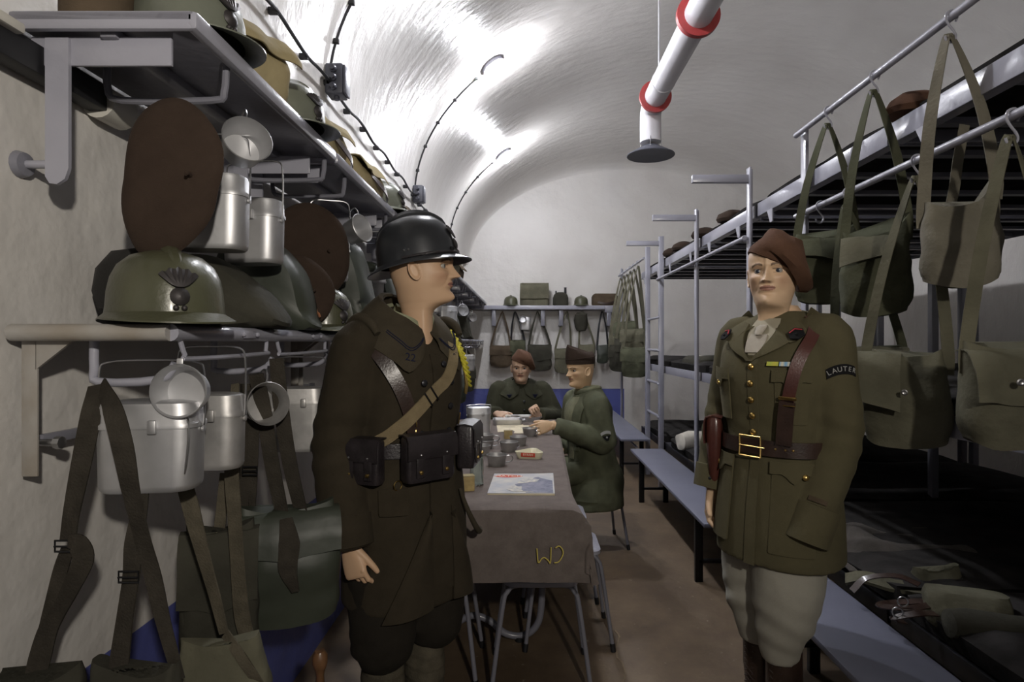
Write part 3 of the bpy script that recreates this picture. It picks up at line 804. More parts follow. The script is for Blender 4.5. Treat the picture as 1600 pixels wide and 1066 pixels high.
def flap_mb(w, d, z_top, drop, point=0., wave=.006, lift=.012, seed=0., u0=-1., u1=1., tilt=0.):
    g = []
    for i in range(11):
        v = i / 10; row = []
        for j in range(17):
            u = u0 + (u1 - u0) * j / 16; dr = drop * (1 + point * (1 - abs(u)) + tilt * u)
            s = v * (dr + d * .5)
            if s < d * .5: y = d * .22 - s; z = z_top + .006 * math.sin(PI * s / (d * .5))
            else: y = -d * .28 - min(1, (s - d * .5) / .05) * d * .22 - lift * (v ** 2) ; z = z_top - (s - d * .5)
            q = noise.noise_vector(Vector((u * 2 + seed, v * 2.2, seed)))
            row.append((u * w / 2 * .97 + q.x * wave * .5, y + q.y * wave + wave * .8 * math.sin(u * 5 + seed) * v, z + q.z * wave))
        g.append(row)
    return MB().sheet(g, .0035)

def haversack(loc, rz, w, h, d, label, m='canvas_green', group=None, seed=0., hook=None, straps=None, strap_w=.034, flap=None,
              buttons=0, strap_m=None, peak=.035, name='haversack', tail=None, wob=.012, pinch=0., top=.55, pk=(1., 1.)):
    """loc = bottom centre (world). hook = world point the strap hangs from"""
    t = thing(name, label, 'bag', loc, rz, group)
    bag_body(w, h, d, peak=peak, seed=seed, wob=wob, pinch=pinch, top=top, pk=pk).build('bag', M[m], t)
    if flap:
        f = flap_mb(w * 1.02, d * .9, h + flap.get('up', .0), h * flap.get('drop', .5), flap.get('point', 0), seed=seed, wave=flap.get('wave', .007),
                    lift=flap.get('lift', .012), u0=flap.get('u0', -1), u1=flap.get('u1', 1), tilt=flap.get('tilt', 0)).build('flap', M[flap.get('m', m)], t)
        for k in range(buttons):
            u = (k - (buttons - 1) / 2) * .55
            MB().lathe([(.002, -.001), (.0085, -.001), (.009, .002), (.006, .0035), (.003, .002), (.001, .002)], 16, c=(u * w / 2, -d * .53 - flap.get('lift', .012), h - h * flap.get('drop', .5) * .72), axis=(0, -1, 0)).build('button', M['steel'], f)
    inv = (Matrix.Translation(Vector(loc)) @ Matrix.Rotation(rz, 4, 'Z')).inverted()
    sm = M[strap_m or m]
    if hook is not None:
        hk = inv @ Vector(hook); hz = hk - Vector((0, 0, h))
        for s in (-1, 1):
            p0 = Vector((s * w * .43, 0, h + peak * .75 * pk[0 if s < 0 else 1])); a = Vector((s * .012, .0, 0))
            md = p0.lerp(hk + a, .5) + Vector((s * .012, -.008, 0))
            pts = [p0 - Vector((0, -.004, h * .35)), p0, md, hk + a, hk + Vector((0, 0, .004))]
            MB().ribbon(pts, [strap_w, strap_w, strap_w * .95, strap_w * .8, strap_w * .75], .0035,
                        [(s * .1, -1, 0), (s * .2, -1, 0), (s * .5, -1, .1), (s * .8, -.6, 0), (s * .8, -.4, .5)], smooth=6).build('strap', sm, t)
    for pts, ww in (straps or []):
        MB().ribbon([inv @ Vector(p) for p in pts], ww, .0035, (0, -1, 0), smooth=6).build('strap', sm, t)
    if tail:
        MB().ribbon([inv @ Vector(p) for p in tail], strap_w * .85, .003, (.2, -1, 0), smooth=6).build('loose_strap', sm, t)
    return t

def s_hook(p, label, group, rz=0):
    """S hook over a rail at p"""
    t = thing('s_hook', label, 'hook', p, rz, group)
    pts = [(.0, .012, -.014), (0, .017, .004), (0, .004, .018), (0, -.014, .010), (0, -.017, -.008), (0, -.006, -.028), (0, .008, -.046), (0, .012, -.062), (0, .001, -.076), (0, -.014, -.072), (0, -.020, -.058)]
    MB().tube([(a * 1, b, c) if False else (b, a, c) for a, b, c in pts], .0035, 8, smooth=4).build('hook_wire', M['enamel_light'], t)
    return t

# ------------------------------------------------------------------ upper shelf contents (left)
t = thing('canister', 'brown cylindrical canister with dark rim band, nearest thing on the upper shelf', 'canister', (-.845, 1.20, UZ))
MB().lathe([(.001, 0), (.062, 0), (.063, .004), (.063, .075), (.066, .078), (.066, .092), (.063, .095), (.060, .23), (.05, .24), (.001, .24)], 36).build('body', M['canvas_brown'], t)
MB().lathe([(.063, .074), (.069, .076), (.069, .083), (.063, .086)], 36).build('rim_band', M['black_metal'], t, label='dark rim band')
helmet((-.725, 1.30, UZ), R(66), M['helmet_grey'], 'grey-green crested helmet with flame badge, on the upper shelf beside the brown canister')
def pouch(loc, w, h, d, m, label, rz=0., seed=0., cat='bag', strap=None, flap=.4, group=None, name='canvas_bag'):
    t = thing(name, label, cat, loc, rz, group)
    bag_body(w, h, d, peak=.0, sag=.0, seed=seed, wob=.01, top=.6).build('bag', M[m], t)
    if flap: flap_mb(w, d, h, h * flap, seed=seed, wave=.008).build('flap', M[m], t)
    if strap: MB().ribbon([(-w * .3, -d * .3, h * .8), (-w * .1, -d * .62, h * .35), (w * .2, -d * .66, .02), (w * .42, -d * .5, .01)], .028, .004, (0, -1, .2)).build('strap', M[strap], t)
    return t
pouch((-.705, 1.53, UZ), .20, .17, .16, 'canvas_tan', 'pale tan canvas bag behind the nearest helmet on the upper shelf', R(70), 1.)
helmet((-.72, 1.80, UZ), R(68), M['helmet_grey'], 'grey-green crested helmet alone on the second upper shelf unit, below the larger junction box')
pouch((-.71, 2.08, UZ), .22, .15, .15, 'canvas_tan', 'tan bag with dark strap just behind the second helmet on the upper shelf', R(80), 2., strap='leather_dark')
pouch((-.70, 2.56, UZ), .26, .14, .15, 'canvas_tan', 'yellowish canvas bag above the helmeted soldier\'s back, on the upper shelf', R(82), 3., strap='leather_dark')
helmet((-.71, 2.92, UZ), R(75), M['helmet_grey'], 'small grey helmet seen just above the helmeted soldier\'s crest')
for i, y in enumerate((3.4, 3.85, 4.35, 4.85)):
    pouch((-.71, y, UZ), .24, .14, .16, ['canvas_brown', 'canvas_olive'][i % 2], 'folded bag on the far upper shelf, hidden behind the soldier\'s helmet', R(85), 5. + i, group='bags behind the helmet')
pouch((-.70, 5.45, UZ), .30, .20, .18, 'canvas_olive', 'mottled olive bag on the far upper shelf, right of the soldier\'s face', R(86), 11.)
pouch((-.70, 6.0, UZ), .26, .16, .16, 'canvas_brown', 'brown bag on the far upper shelf behind the mottled one', R(86), 12.)

# ------------------------------------------------------------------ hanging under the upper shelf
def beret(loc, rz, w, h, m, label, notch=0., seed=1., th=.035, tilt=0.):
    t = thing('beret', label, 'beret', loc, rz)
    t.rotation_euler = (tilt, 0, rz)
    beret_mb(w, h, th, notch, seed).build('felt', M[m], t)
    MB().tube([(w * .22, -th * .45, h * .50), (w * .225, -th * .75, h * .505), (w * .23, -th * .95, h * .49)], [.006, .005, .003], 8).build('stalk', M[m], t)
    return t
beret((-.700, 1.205, 1.562), R(-4), .208, .328, 'beret_dark', 'big dark brown beret hanging flat from the near end of the upper shelf', .13, .6)
cup((-.640, 1.36, 1.825), (R(76), R(0), R(40)), 'tilted aluminium cup beside the big hanging beret, under the upper shelf', r=.051, h=.062, handle='loop')
mess_tin((-.705, 1.36, 1.605), R(6), 'aluminium mess tin partly hidden behind the big hanging beret', w=.158, hang=.09)
mess_tin((-.715, 1.60, 1.605), R(-8), 'aluminium mess tin right of the one behind the big beret, bail handle up', w=.150, hang=.10)
beret((-.715, 2.02, 1.535), R(20), .25, .335, 'beret_dark', 'red-brown beret hanging from the second upper shelf unit, behind the near mess tins', .0, 2.4)
cup((-.625, 2.15, 1.785), (R(75), 0, R(66)), 'aluminium cup hanging right of the red-brown beret', r=.05, h=.06)
mess_tin((-.690, 2.14, 1.615), R(18), 'small bright mess tin right of the red-brown beret', w=.125, d=.08, h=.12, lid=.04, hang=.12)
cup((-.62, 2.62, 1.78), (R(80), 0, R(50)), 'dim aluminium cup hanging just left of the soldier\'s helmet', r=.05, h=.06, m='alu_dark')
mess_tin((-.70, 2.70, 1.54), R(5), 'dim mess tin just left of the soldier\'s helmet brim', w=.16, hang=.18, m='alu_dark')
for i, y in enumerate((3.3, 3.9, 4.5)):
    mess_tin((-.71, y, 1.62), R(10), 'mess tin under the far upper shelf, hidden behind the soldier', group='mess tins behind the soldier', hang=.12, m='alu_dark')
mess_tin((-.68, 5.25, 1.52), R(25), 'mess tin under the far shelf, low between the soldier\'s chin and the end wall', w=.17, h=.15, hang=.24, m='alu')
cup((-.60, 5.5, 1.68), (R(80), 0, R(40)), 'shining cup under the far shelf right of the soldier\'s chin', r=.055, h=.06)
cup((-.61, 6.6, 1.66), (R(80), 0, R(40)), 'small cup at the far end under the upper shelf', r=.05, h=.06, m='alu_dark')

# ------------------------------------------------------------------ on the lower shelf
helmet((-.730, 1.235, LZ), R(40), M['helmet_green'], 'olive crested helmet with dark flame badge on the near end of the lower shelf', s=1.0)
t = thing('beret', 'black beret slumped behind the olive helmet on the lower shelf', 'beret', (-.845, 1.37, LZ))
wobble(MB().lathe([(.001, 0), (.07, .0), (.11, .03), (.115, .08), (.105, .13), (.08, .165), (.04, .175), (.001, .17)], 30, sx=.85), .012, 12, 2).build('felt', M['beret_black'], t)
# sloping grey bag (gas-mask satchel) beside the helmet
def slump(loc, rz, prof, d, m, label, seed=0., name='canvas_bag', cat='bag', extra=None):
    """soft bag with a side outline prof [(x,z)...] and rounded thickness d; the outline is swept in Y"""
    t = thing(name, label, cat, loc, rz)
    n = len(prof); pts = [Vector((p[0], 0, p[1])) for p in prof]; pts = catmull(pts, [0] * n, 5, True)[0]
    cx = sum(p.x for p in pts) / len(pts); cz = sum(p.z for p in pts) / len(pts); rings = []
    for y, k in [(-.5, .05), (-.5, .55), (-.47, .82), (-.38, .95), (-.2, 1.), (0, 1.02), (.2, 1.), (.38, .95), (.47, .82), (.5, .55), (.5, .05)]:
        rings.append([Vector((cx + (p.x - cx) * k, y * d, max(.002, cz + (p.z - cz) * k) if p.z > .01 else max(.0, cz + (p.z - cz) * min(1, k * 1.02)))) for p in pts])
    mb = wobble(MB().loft(rings), .007, 11, seed); mb.v = [(v[0], v[1], max(v[2], .001)) for v in mb.v]
    mb.build('bag', M[m], t)
    return t
slump((-.735, 1.50, LZ), R(4), [(-.13, 0), (-.14, .10), (-.10, .17), (-.02, .17), (.05, .125), (.115, .055), (.12, 0)], .17, 'canvas_dark', 'sloping dark olive bag directly right of the olive helmet on the lower shelf', 2.2)
MBt = slump((-.74, 1.78, LZ), R(6), [(-.14, 0), (-.14, .2), (-.07, .26), (.02, .25), (.09, .16), (.115, .05), (.11, 0)], .2, 'oilcloth', 'tall dark oilcloth bag behind the sloping bag on the lower shelf', 3.3)
helmet((-.695, 2.02, LZ), R(58), M['helmet_green'], 'olive helmet half hidden by a leaning brown beret, left of the soldier\'s shoulder')
t = beret((-.700, 1.865, LZ + .004), R(8), .22, .235, 'beret_dark', 'brown beret leaning against the second olive helmet, rusty stitched edge', 0., 4., tilt=R(-8))
MB().tube([(-.05 + .12 * u, -.026, .23 - .20 * u ** 1.6 + .006 * math.sin(u * 40)) for u in [k / 24 for k in range(25)]], .004, 6).build('stitched_edge', mat('rusty_stitching', (.35, .13, .05), .8, col2=(.09, .06, .04), vscale=60), t, label='rusty stitched edge')
slump((-.71, 2.36, LZ), R(0), [(-.15, 0), (-.16, .2), (-.12, .34), (-.02, .36), (.06, .33), (.10, .18), (.13, .05), (.12, 0)], .22, 'oilcloth', 'bulging dark green bag on the lower shelf, touching the soldier\'s shoulder', 5.1)
slump((-.70, 2.78, LZ), R(0), [(-.12, 0), (-.14, .2), (-.08, .32), (.06, .30), (.12, .12), (.12, 0)], .22, 'oilcloth', 'green bag on the lower shelf behind the soldier\'s neck', 6.1)
for i, y in enumerate((3.5, 4.2, 4.9)):
    slump((-.74, y, LZ), R(0), [(-.12, 0), (-.14, .12), (-.06, .2), (.06, .17), (.10, .06), (.10, 0)], .24, 'canvas_dark', ['dark bag on the lower shelf behind the soldier\'s head', 'dark bag on the lower shelf hidden by the soldier\'s face', 'dark bag on the lower shelf below the soldier\'s chin'][i], 7. + i)
slump((-.72, 5.8, LZ), R(0), [(-.12, 0), (-.14, .16), (-.06, .26), (.04, .24), (.10, .06), (.10, 0)], .26, 'oilcloth', 'dark bag at the far end of the lower shelf, right of the yellow cord', 12.)
slump((-.72, 7.0, LZ), R(0), [(-.12, 0), (-.14, .2), (-.06, .33), (.03, .30), (.09, .06), (.10, 0)], .26, 'canvas_dark', 'last dark bag on the lower shelf before the end wall', 13.)

# ------------------------------------------------------------------ hanging under the lower shelf
mess_tin((-.722, 1.175, 1.118), R(8), 'aluminium mess tin nearest the viewer under the lower shelf, strap across it', w=.178, d=.095, h=.126, lid=.043, hang=.075)
cup((-.655, 1.185, 1.305), (R(86), 0, R(6)), 'round aluminium cup hanging open towards the viewer under the lower shelf', r=.050, h=.05, handle='tail')
mess_tin((-.690, 1.335, 1.125), R(4), 'weathered mess tin behind the open cup under the lower shelf', w=.135, d=.08, h=.12, lid=.042, hang=.10, m='alu_dark')
cup((-.672, 1.52, 1.245), (R(85), 0, R(48)), 'shaded cup hanging from the second peg under the lower shelf', r=.052, h=.062, m='alu_dark')
mess_tin((-.69, 1.86, 1.07), R(8), 'dark mess tin in shadow beside the soldier\'s sleeve', w=.15, h=.15, hang=.09, m='alu_dark')
cup((-.60, 1.90, 1.23), (R(85), 0, R(55)), 'dark cup in shadow touching the soldier\'s sleeve', r=.055, h=.06, m='alu_dark')
def strap_run(pts, ww, m, y=None, nrm=(.1, -1, 0)):
    return MB().ribbon([P(*p) for p in pts], ww, .0035, nrm, smooth=6)
def hung_bag(label, bottom, rz, w, h, d, m, strap_m, runs, seed, flap=None, buttons=0, buckles=(), name='haversack', pinch=0.):
    loc = P(*bottom); t = thing(name, label, 'bag', loc, rz)
    inv = (Matrix.Translation(loc) @ Matrix.Rotation(rz, 4, 'Z')).inverted()
    bag_body(w, h, d, peak=.03, seed=seed, wob=.011, pinch=pinch).build('bag', M[m], t)
    if flap: flap_mb(w * 1.03, d, h, h * flap, seed=seed, point=.15).build('flap', M[m], t)
    for pts, ww in runs:
        r = MB().ribbon([P(*p) for p in pts], ww, .0035, [(.25 * math.sin(i * 1.3), -1, 0) for i in range(len(pts))], smooth=6)
        r.tf(inv); o = r.build('strap', M[strap_m], t)
    for p in buckles:
        c = P(*p); b = MB().tube([c + Vector((-.018, -.006, .010)), c + Vector((.018, -.006, .010)), c + Vector((.018, -.006, -.010)), c + Vector((-.018, -.006, -.010))], .0022, 6, closed=True)
        b.tube([c + Vector((-.018, -.008, 0)), c + Vector((.018, -.008, 0))], .002, 6); b.tf(inv); b.build('buckle', M['black_metal'], t)
    return t
y = 1.12
hung_bag('haversack at the near left corner on a twisted long dark strap', (60, 1205, y), R(10), .16, .165, .09, 'canvas_dark', 'webbing_dark',
         [([(152, 602, y + .03), (142, 650, y), (128, 720, y), (112, 800, y), (106, 846, y)], .034),
          ([(107, 846, y - .01), (122, 850, y - .012), (130, 875, y - .014), (110, 920, y - .01), (92, 955, y), (75, 985, y), (62, 1030, y), (52, 1075, y)], [.022, .034, .036, .034, .030, .034, .036, .036]),
          ([(106, 858, y), (95, 890, y + .01), (82, 940, y + .01), (66, 1000, y + .01)], .024)], 1.7, buckles=[(105, 852, y)])
hung_bag('haversack hung before the nearest mess tin, two straps crossing in an X', (215, 1200, y), R(-5), .17, .175, .09, 'canvas_dark', 'webbing_dark',
         [([(158, 602, y + .03), (176, 640, y - .03), (192, 700, y - .04), (205, 770, y - .03), (222, 840, y - .01), (240, 905, y), (256, 975, y), (280, 1062, y)], [.03, .034, .036, .036, .034, .03, .024, .02]),
          ([(226, 745, y + .02), (218, 800, y + .01), (209, 850, y), (205, 900, y), (196, 960, y), (187, 1030, y), (182, 1075, y)], [.02, .026, .032, .034, .034, .034, .034])], 2.9, buckles=[(204, 900, y)])
y = 1.26
hung_bag('grey-olive haversack at the bottom edge left of the soldier, hung on one long strap', (345, 1180, y), R(12), .20, .235, .10, 'canvas_olive', 'webbing',
         [([(290, 640, y + .06), (286, 735, y + .02), (300, 800, y), (318, 870, y), (335, 930, y), (350, 990, y)], [.026, .030, .033, .030, .026, .018]),
          ([(352, 990, y), (372, 1020, y - .02), (392, 1050, y - .02), (412, 1080, y)], .02)], 3.3, pinch=.5)
y = 1.42
hung_bag('olive satchel with a pale side strap under the lower shelf, pointed flap at its left', (345, 1030, y), R(20), .165, .30, .09, 'canvas_dark', 'webbing',
         [([(368, 600, y + .1), (362, 680, y + .04), (362, 740, y - .02), (366, 800, y - .05), (371, 880, y - .06), (378, 960, y - .055), (390, 1010, y - .04)], [.02, .026, .032, .034, .034, .034, .03]),
          ([(352, 740, y), (346, 800, y), (340, 850, y), (338, 890, y)], .024)], 4.4, flap=.5)
t = thing('canvas_case', 'pointed olive flap case in front of the blue dado, left of the satchel', 'case', P(310, 1010, 1.40), R(10))
bag_body(.075, .155, .06, peak=.0, seed=9., wob=.008, bottom=.35).build('case_body', M['canvas_dark'], t)
y = 1.58
hung_bag('big dark oilcloth haversack hanging behind the soldier\'s hand', (452, 960, y), R(22), .25, .27, .11, 'oilcloth', 'webbing_dark',
         [([(400, 585, y - .08), (412, 640, y - .06), (424, 720, y - .04), (440, 800, y - .02), (447, 850, y)], .036),
          ([(432, 560, y - .05), (440, 640, y - .04), (452, 720, y - .02), (468, 790, y), (485, 850, y)], .036),
          ([(447, 810, y - .06), (452, 850, y - .07), (450, 890, y - .075), (462, 925, y - .07)], [.03, .05, .045, .02])], 5.5, flap=.35)
y = 1.52
hung_bag('narrow dark haversack on a black buckled strap under the second peg', (388, 915, y + .08), R(15), .11, .15, .06, 'canvas_dark', 'webbing_dark',
         [([(385, 600, y), (383, 680, y), (380, 760, y + .02), (378, 830, y + .04)], .030), ([(398, 600, y), (396, 680, y), (393, 760, y + .02), (388, 830, y + .05)], .026)], 6.6, buckles=[(392, 735, y)])
for i, yy in enumerate((2.6, 3.4, 4.2, 5.0, 5.9, 6.9)):
    haversack((-.71, yy, .82 + .03 * (i % 2)), R(20), .26, .28, .12, ['haversack under the lower shelf, hidden behind the soldier\'s back', 'haversack under the lower shelf, hidden behind the soldier\'s chest', 'haversack under the lower shelf, hidden by the soldier\'s front', 'mottled haversack hung low at the far left, beside the beret man', 'dark haversack hung under the far lower shelf', 'last dark haversack under the lower shelf before the end wall'][i],
              ['canvas_dark', 'oilcloth', 'canvas_dark', 'canvas_brown', 'oilcloth', 'canvas_dark'][i], seed=20. + i, hook=(-.70, yy, 1.33), flap=dict(drop=.5), strap_m='webbing_dark')
for i, yy in enumerate((4.6, 5.5, 6.4)):
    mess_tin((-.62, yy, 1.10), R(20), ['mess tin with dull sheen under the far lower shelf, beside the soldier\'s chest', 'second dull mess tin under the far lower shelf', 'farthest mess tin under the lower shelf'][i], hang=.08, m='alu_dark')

# turned stick standing on the floor at the bottom edge
t = thing('walking_stick', 'turned wooden stick with a knobbed head standing at the soldier\'s right', 'stick', P(500, 1300, 1.73) * 1.0)
t.location.z = 0
pz = P(500, 1016, 1.73).z
MB().lathe([(.001, 0), (.014, 0), (.013, pz - .16), (.024, pz - .145), (.026, pz - .125), (.018, pz - .118), (.014, pz - .10), (.011, pz - .075), (.013, pz - .06), (.017, pz - .05)], 20).build('shaft', M['turned_wood'], t)
wobble(MB().lathe([(.001, pz - .052), (.017, pz - .05), (.021, pz - .035), (.020, pz - .015), (.013, pz - .002), (.001, pz)], 20), .003, 60, 1).build('knob', M['turned_wood'], t)

# ------------------------------------------------------------------ right rack: hooks and haversacks
RX = 1.26
def rail_pt(px, z): 
    y = (RX) * F / (px - VX); return Vector((RX, y, z))
hk = {}
for i, (px, z) in enumerate([(1295, 2.365), (1367, 2.365), (1487, 2.365), (1282, 1.987), (1325, 1.987), (1433, 1.987), (1583, 1.987)]):
    p = rail_pt(px, z); hk[i] = p + Vector((-.006, 0, -.074))
    s_hook(p, ['farthest S hook on the upper rail of the near rack', 'middle S hook on the upper rail of the near rack', 'nearest S hook on the upper rail of the near rack',
               'empty S hook on the lower rail, close to the rack post', 'second S hook on the lower rail from the rack post', 'third S hook on the lower rail, left of the biggest haversack', 'S hook on the lower rail nearest the right edge of the photo'][i], 'S hooks on the near rack')
def rbag(i, bpx, bpy, dpt, rz, w, h, d, label, m, **kw):
    loc = P(bpx, bpy, dpt)
    return haversack(loc, rz, w, h, d, label, m, hook=hk[i], **kw)
rbag(0, 1290, 470, hk[0].y, R(-22), .25, .26, .10, 'green haversack directly behind the officer\'s beret', 'canvas_green', seed=31., flap=dict(drop=.35, lift=.03, tilt=.3, u0=-1, u1=.5), peak=.05, pk=(.5, 1.5), wob=.015)
rbag(1, 1368, 488, hk[1].y, R(-30), .225, .27, .12, 'green haversack with open pale flap, second from the rack post on the upper rail', 'canvas_green', seed=33., flap=dict(drop=.30, lift=.045, m='canvas_olive', u0=-1, u1=.4, tilt=-.4), peak=.07, pk=(.5, 1.5), wob=.016)
rbag(2, 1498, 440, hk[2].y, R(-24), .205, .215, .12, 'grey-beige haversack hanging highest and nearest on the upper rail', 'canvas_grey', seed=35., peak=.085, pk=(.4, 1.5), wob=.015, strap_w=.036,
     tail=[P(1507, 195, 1.97), P(1497, 250, 1.95), P(1490, 300, 1.93), P(1478, 350, 1.92), P(1467, 398, 1.92)])
rbag(4, 1356, 640, hk[4].y, R(-20), .27, .24, .12, 'dark green haversack with a pale buttoned flap, half behind the officer\'s sleeve', 'canvas_green', seed=37., flap=dict(drop=.34, lift=.02, m='canvas_olive'), buttons=2, peak=.02)
rbag(5, 1416, 688, hk[5].y, R(-34), .255, .27, .16, 'round-bottomed olive haversack with hanging flap and steel eyelet, below the beige one', 'canvas_olive', seed=39., flap=dict(drop=.55, point=.25, lift=.05, u0=-1.1, u1=-.1, up=.01), buttons=1, peak=.05, wob=.015, pinch=.5)
rbag(6, 1580, 690, hk[6].y, R(-12), .235, .235, .14, 'olive haversack with two-button flap at the right edge of the photo', 'canvas_olive', seed=41., flap=dict(drop=.45, point=.25, lift=.03, tilt=-.2), buttons=2, peak=.03)
# far rack
for i in range(6):
    yy = 6.85 + i * .25; p = Vector((1.26, yy, 2.30))
    s_hook(p, 'S hook on the far rack by the end wall', 'S hooks on the far rack')
    haversack((1.22 + .03 * (i % 2), yy, 1.02 + [.0, .22, .1, .32, .02, .15][i]), R(-30 + 9 * (i % 3)), .30, .30, .13,
              ['dark green haversack nearest on the far rack, hanging lowest', 'green haversack second on the far rack, hanging higher', 'dull haversack third on the far rack', 'fourth haversack on the far rack, hanging highest', 'dark haversack fifth on the far rack', 'last haversack on the far rack beside the end wall'][i],
              ['canvas_green', 'canvas_olive', 'canvas_dark', 'canvas_green', 'canvas_dark', 'canvas_olive'][i], seed=50. + i, hook=p + Vector((0, 0, -.074)), flap=dict(drop=.45), strap_m='canvas_olive')

# ------------------------------------------------------------------ kit on the lower berth and other bedding
bz = .462
t = thing('field_pack', 'khaki field pack with leather straps lying on the nearest lower berth', 'pack', (1.47, 2.03, bz), R(-18))
wobble(bag_body(.27, .105, .17, peak=.0, seed=61., wob=.014, top=.8), .004, 20, 1).build('bag', M['canvas_olive'], t)
for k, (pts) in enumerate([[(-.12, -.04, .06), (-.18, -.06, .05), (-.26, -.03, .035), (-.22, .02, .03), (-.12, .02, .05)], [(-.11, -.08, .05), (-.17, -.12, .06), (-.24, -.11, .03), (-.2, -.08, .012)], [(-.12, .06, .09), (-.18, .10, .10), (-.27, .13, .07), (-.32, .12, .02)]]):
    MB().ribbon(pts, .026, .004, (0, -.3, 1)).build('strap', M['leather_dark'], t)
for p in [(-.2, -.06, .07), (-.23, -.12, .055)]: MB().tube([Vector(p) + Vector((.016 * math.cos(a), .0, .016 * math.sin(a))) for a in [2 * PI * k / 12 for k in range(12)]], .0025, 6, closed=True).build('buckle', M['steel'], t)
t = thing('bedroll', 'rolled olive cloth in front of the field pack on the nearest lower berth', 'bedroll', (1.455, 1.905, bz + .045), R(-12))
wobble(MB().tube([(-.125, 0, 0), (-.115, 0, 0), (-.06, .005, 0), (.06, -.005, .0), (.11, 0, 0), (.12, 0, 0)], [.02, .042, .047, .046, .042, .02], 20), .008, 14, 3).build('roll', M['canvas_dark'], t)
t = thing('folded_strap', 'pale olive folded strap lying left of the field pack', 'strap', (1.42, 2.27, bz + .012), R(-24))
wobble(MB().ribbon([(-.20, .03, .0), (-.14, .02, .02), (-.05, 0, .012), (.07, -.01, .01), (.2, -.02, .006)], .06, .014, (0, -.35, 1)), .006, 16, 4).build('webbing', M['canvas_olive'], t)
t = thing('canvas_gaiter', 'small olive gaiter with eyelets behind the field pack', 'gaiter', (1.56, 2.32, bz + .01), R(10))
wobble(bag_body(.2, .06, .09, peak=.02, seed=66., wob=.01), .004, 20, 2).build('cloth', M['canvas_olive'], t)
t = thing('blanket', 'crumpled dark blanket on the nearest lower berth, right of the officer\'s breeches', 'blanket', (1.66, 2.72, bz - .004))
g = []
for j in range(21):
    row = []
    for i in range(33):
        u, v = i / 32, j / 20; e = min(1, 6 * min(u, 1 - u, v, 1 - v))
        row.append((-.34 + .68 * u + .02 * noise.noise(Vector((v * 5, u, 3))), -.24 + .48 * v, .004 + e * (.035 + .05 * max(0, noise.noise(Vector((u * 4, v * 5, 1)))) + .06 * math.exp(-((u - .25) / .12) ** 2 - ((v - .6) / .3) ** 2))))
    g.append(row)
MB().sheet(g, .006).build('cloth', mat('dark_brown_blanket', (.062, .054, .047), .95, var=.2, vscale=12, bump=.5, bscale=120), t)
t = thing('kitbag', 'off-white kitbag lying on the lower berth behind the ladder', 'bag', (1.50, 5.28, bz), R(20))
wobble(MB().tube([(-.2, 0, .08), (-.19, 0, .08), (-.1, 0, .085), (.05, .01, .08), (.12, 0, .07), (.17, 0, .05)], [.03, .07, .085, .085, .07, .03], 18), .014, 12, 5).build('bag', M['white_cloth'], t)
wobble(MB().ball((.22, -.02, .05), .06, 14, (1.2, .8, .7)), .014, 15, 6).build('neck', M['white_cloth'], t)
t = thing('folded_clothes', 'dark folded clothes on the middle berth left of the officer', 'clothes', (1.62, 4.6 + .55, 1.185), R(0))
wobble(MB().loft(rbox_rings(.5, .5, [(0, .96), (.03, 1), (.07, .97), (.1, .85)], .08)), .02, 8, 7).build('pile', M['canvas_dark'], t)
t = thing('note_paper', 'small white paper on the dark clothes of the middle berth', 'paper', (1.45, 5.0, 1.275))
MB().box((0, 0, 0), (.12, .07, .004), rot=Euler((R(25), R(10), R(15)))).build('sheet', M['white_cloth'], t)
t = thing('folded_blanket', 'brown folded blanket on the middle berth beside the officer\'s shoulder', 'blanket', (1.62, 4.05, 1.185))
wobble(MB().loft(rbox_rings(.46, .8, [(0, .96), (.02, 1), (.06, .98), (.075, .9)], .06)), .012, 8, 8).build('folds', M['canvas_brown'], t)
for i, (px, py, yy) in enumerate([(1408, 186, 2.18), (1133, 345, 4.12), (1098, 366, 4.75), (1062, 385, 5.4), (1046, 396, 5.75)]):
    x = (px - VX) * yy / F
    t = thing('beret', ['brown beret on the top berth above the green haversack', 'dark beret on the top berth left of the post beside the beret', 'dark beret on the top berth, third from the viewer', 'dark beret on the top berth near the ladder', 'farthest dark beret on the top berth, at the ladder'][i], 'beret', (max(x, 1.40), yy, 2.215))
    wobble(MB().lathe([(.001, 0), (.1, 0), (.11, .02), (.095, .05), (.05, .075), (.001, .08)], 20, sy=.8), .006, 15, i).build('crown', M['beret' if i == 0 else 'beret_dark'], t)

# ------------------------------------------------------------------ shelf on the end wall
t = thing('wall_shelf', 'grey shelf across the end wall, five kit items standing on it', 'shelf', (.30, 9.14, 1.945))
MB().box((0, 0, -.012), (2.22, .30, .024), bev=.005).build('board', M['enamel'], t)
MB().box((0, -.145, -.03), (2.22, .02, .06), bev=.006).build('front_edge', M['enamel_light'], t)
for x in (-.78, -.05, .22, .93): 
    MB().bar((x, -.10, -.06), (x, -.10, -.30), .06, .02).bar((x, -.10, -.29), (x, .14, -.29), .06, .02).build('bracket', M['enamel'], t)
def bx(px): return (px - VX) * 9.12 / F
SB = 1.945
helmet((bx(798), 9.12, SB), R(10), M['helmet_green'], 'helmet at the left end of the end-wall shelf', badge=False)
helmet((bx(908), 9.12, SB), R(-8), M['helmet_green'], 'helmet between the dark flask and the folded pack on the end-wall shelf', badge=False)
t = thing('knapsack', 'square olive knapsack standing on the end-wall shelf', 'pack', (bx(835), 9.12, SB))
wobble(MB().loft(rbox_rings(.43, .2, [(0, .95), (.02, 1), (.16, 1.01), (.31, .98), (.335, .9)], .05)), .009, 9, 2).build('body', M['canvas_olive'], t)
flap_mb(.44, .22, .335, .23, wave=.006, seed=3.).build('flap', M['canvas_olive'], t)
t = thing('canteen', 'dark two-necked canteen standing on the end-wall shelf', 'canteen', (bx(876), 9.12, SB))
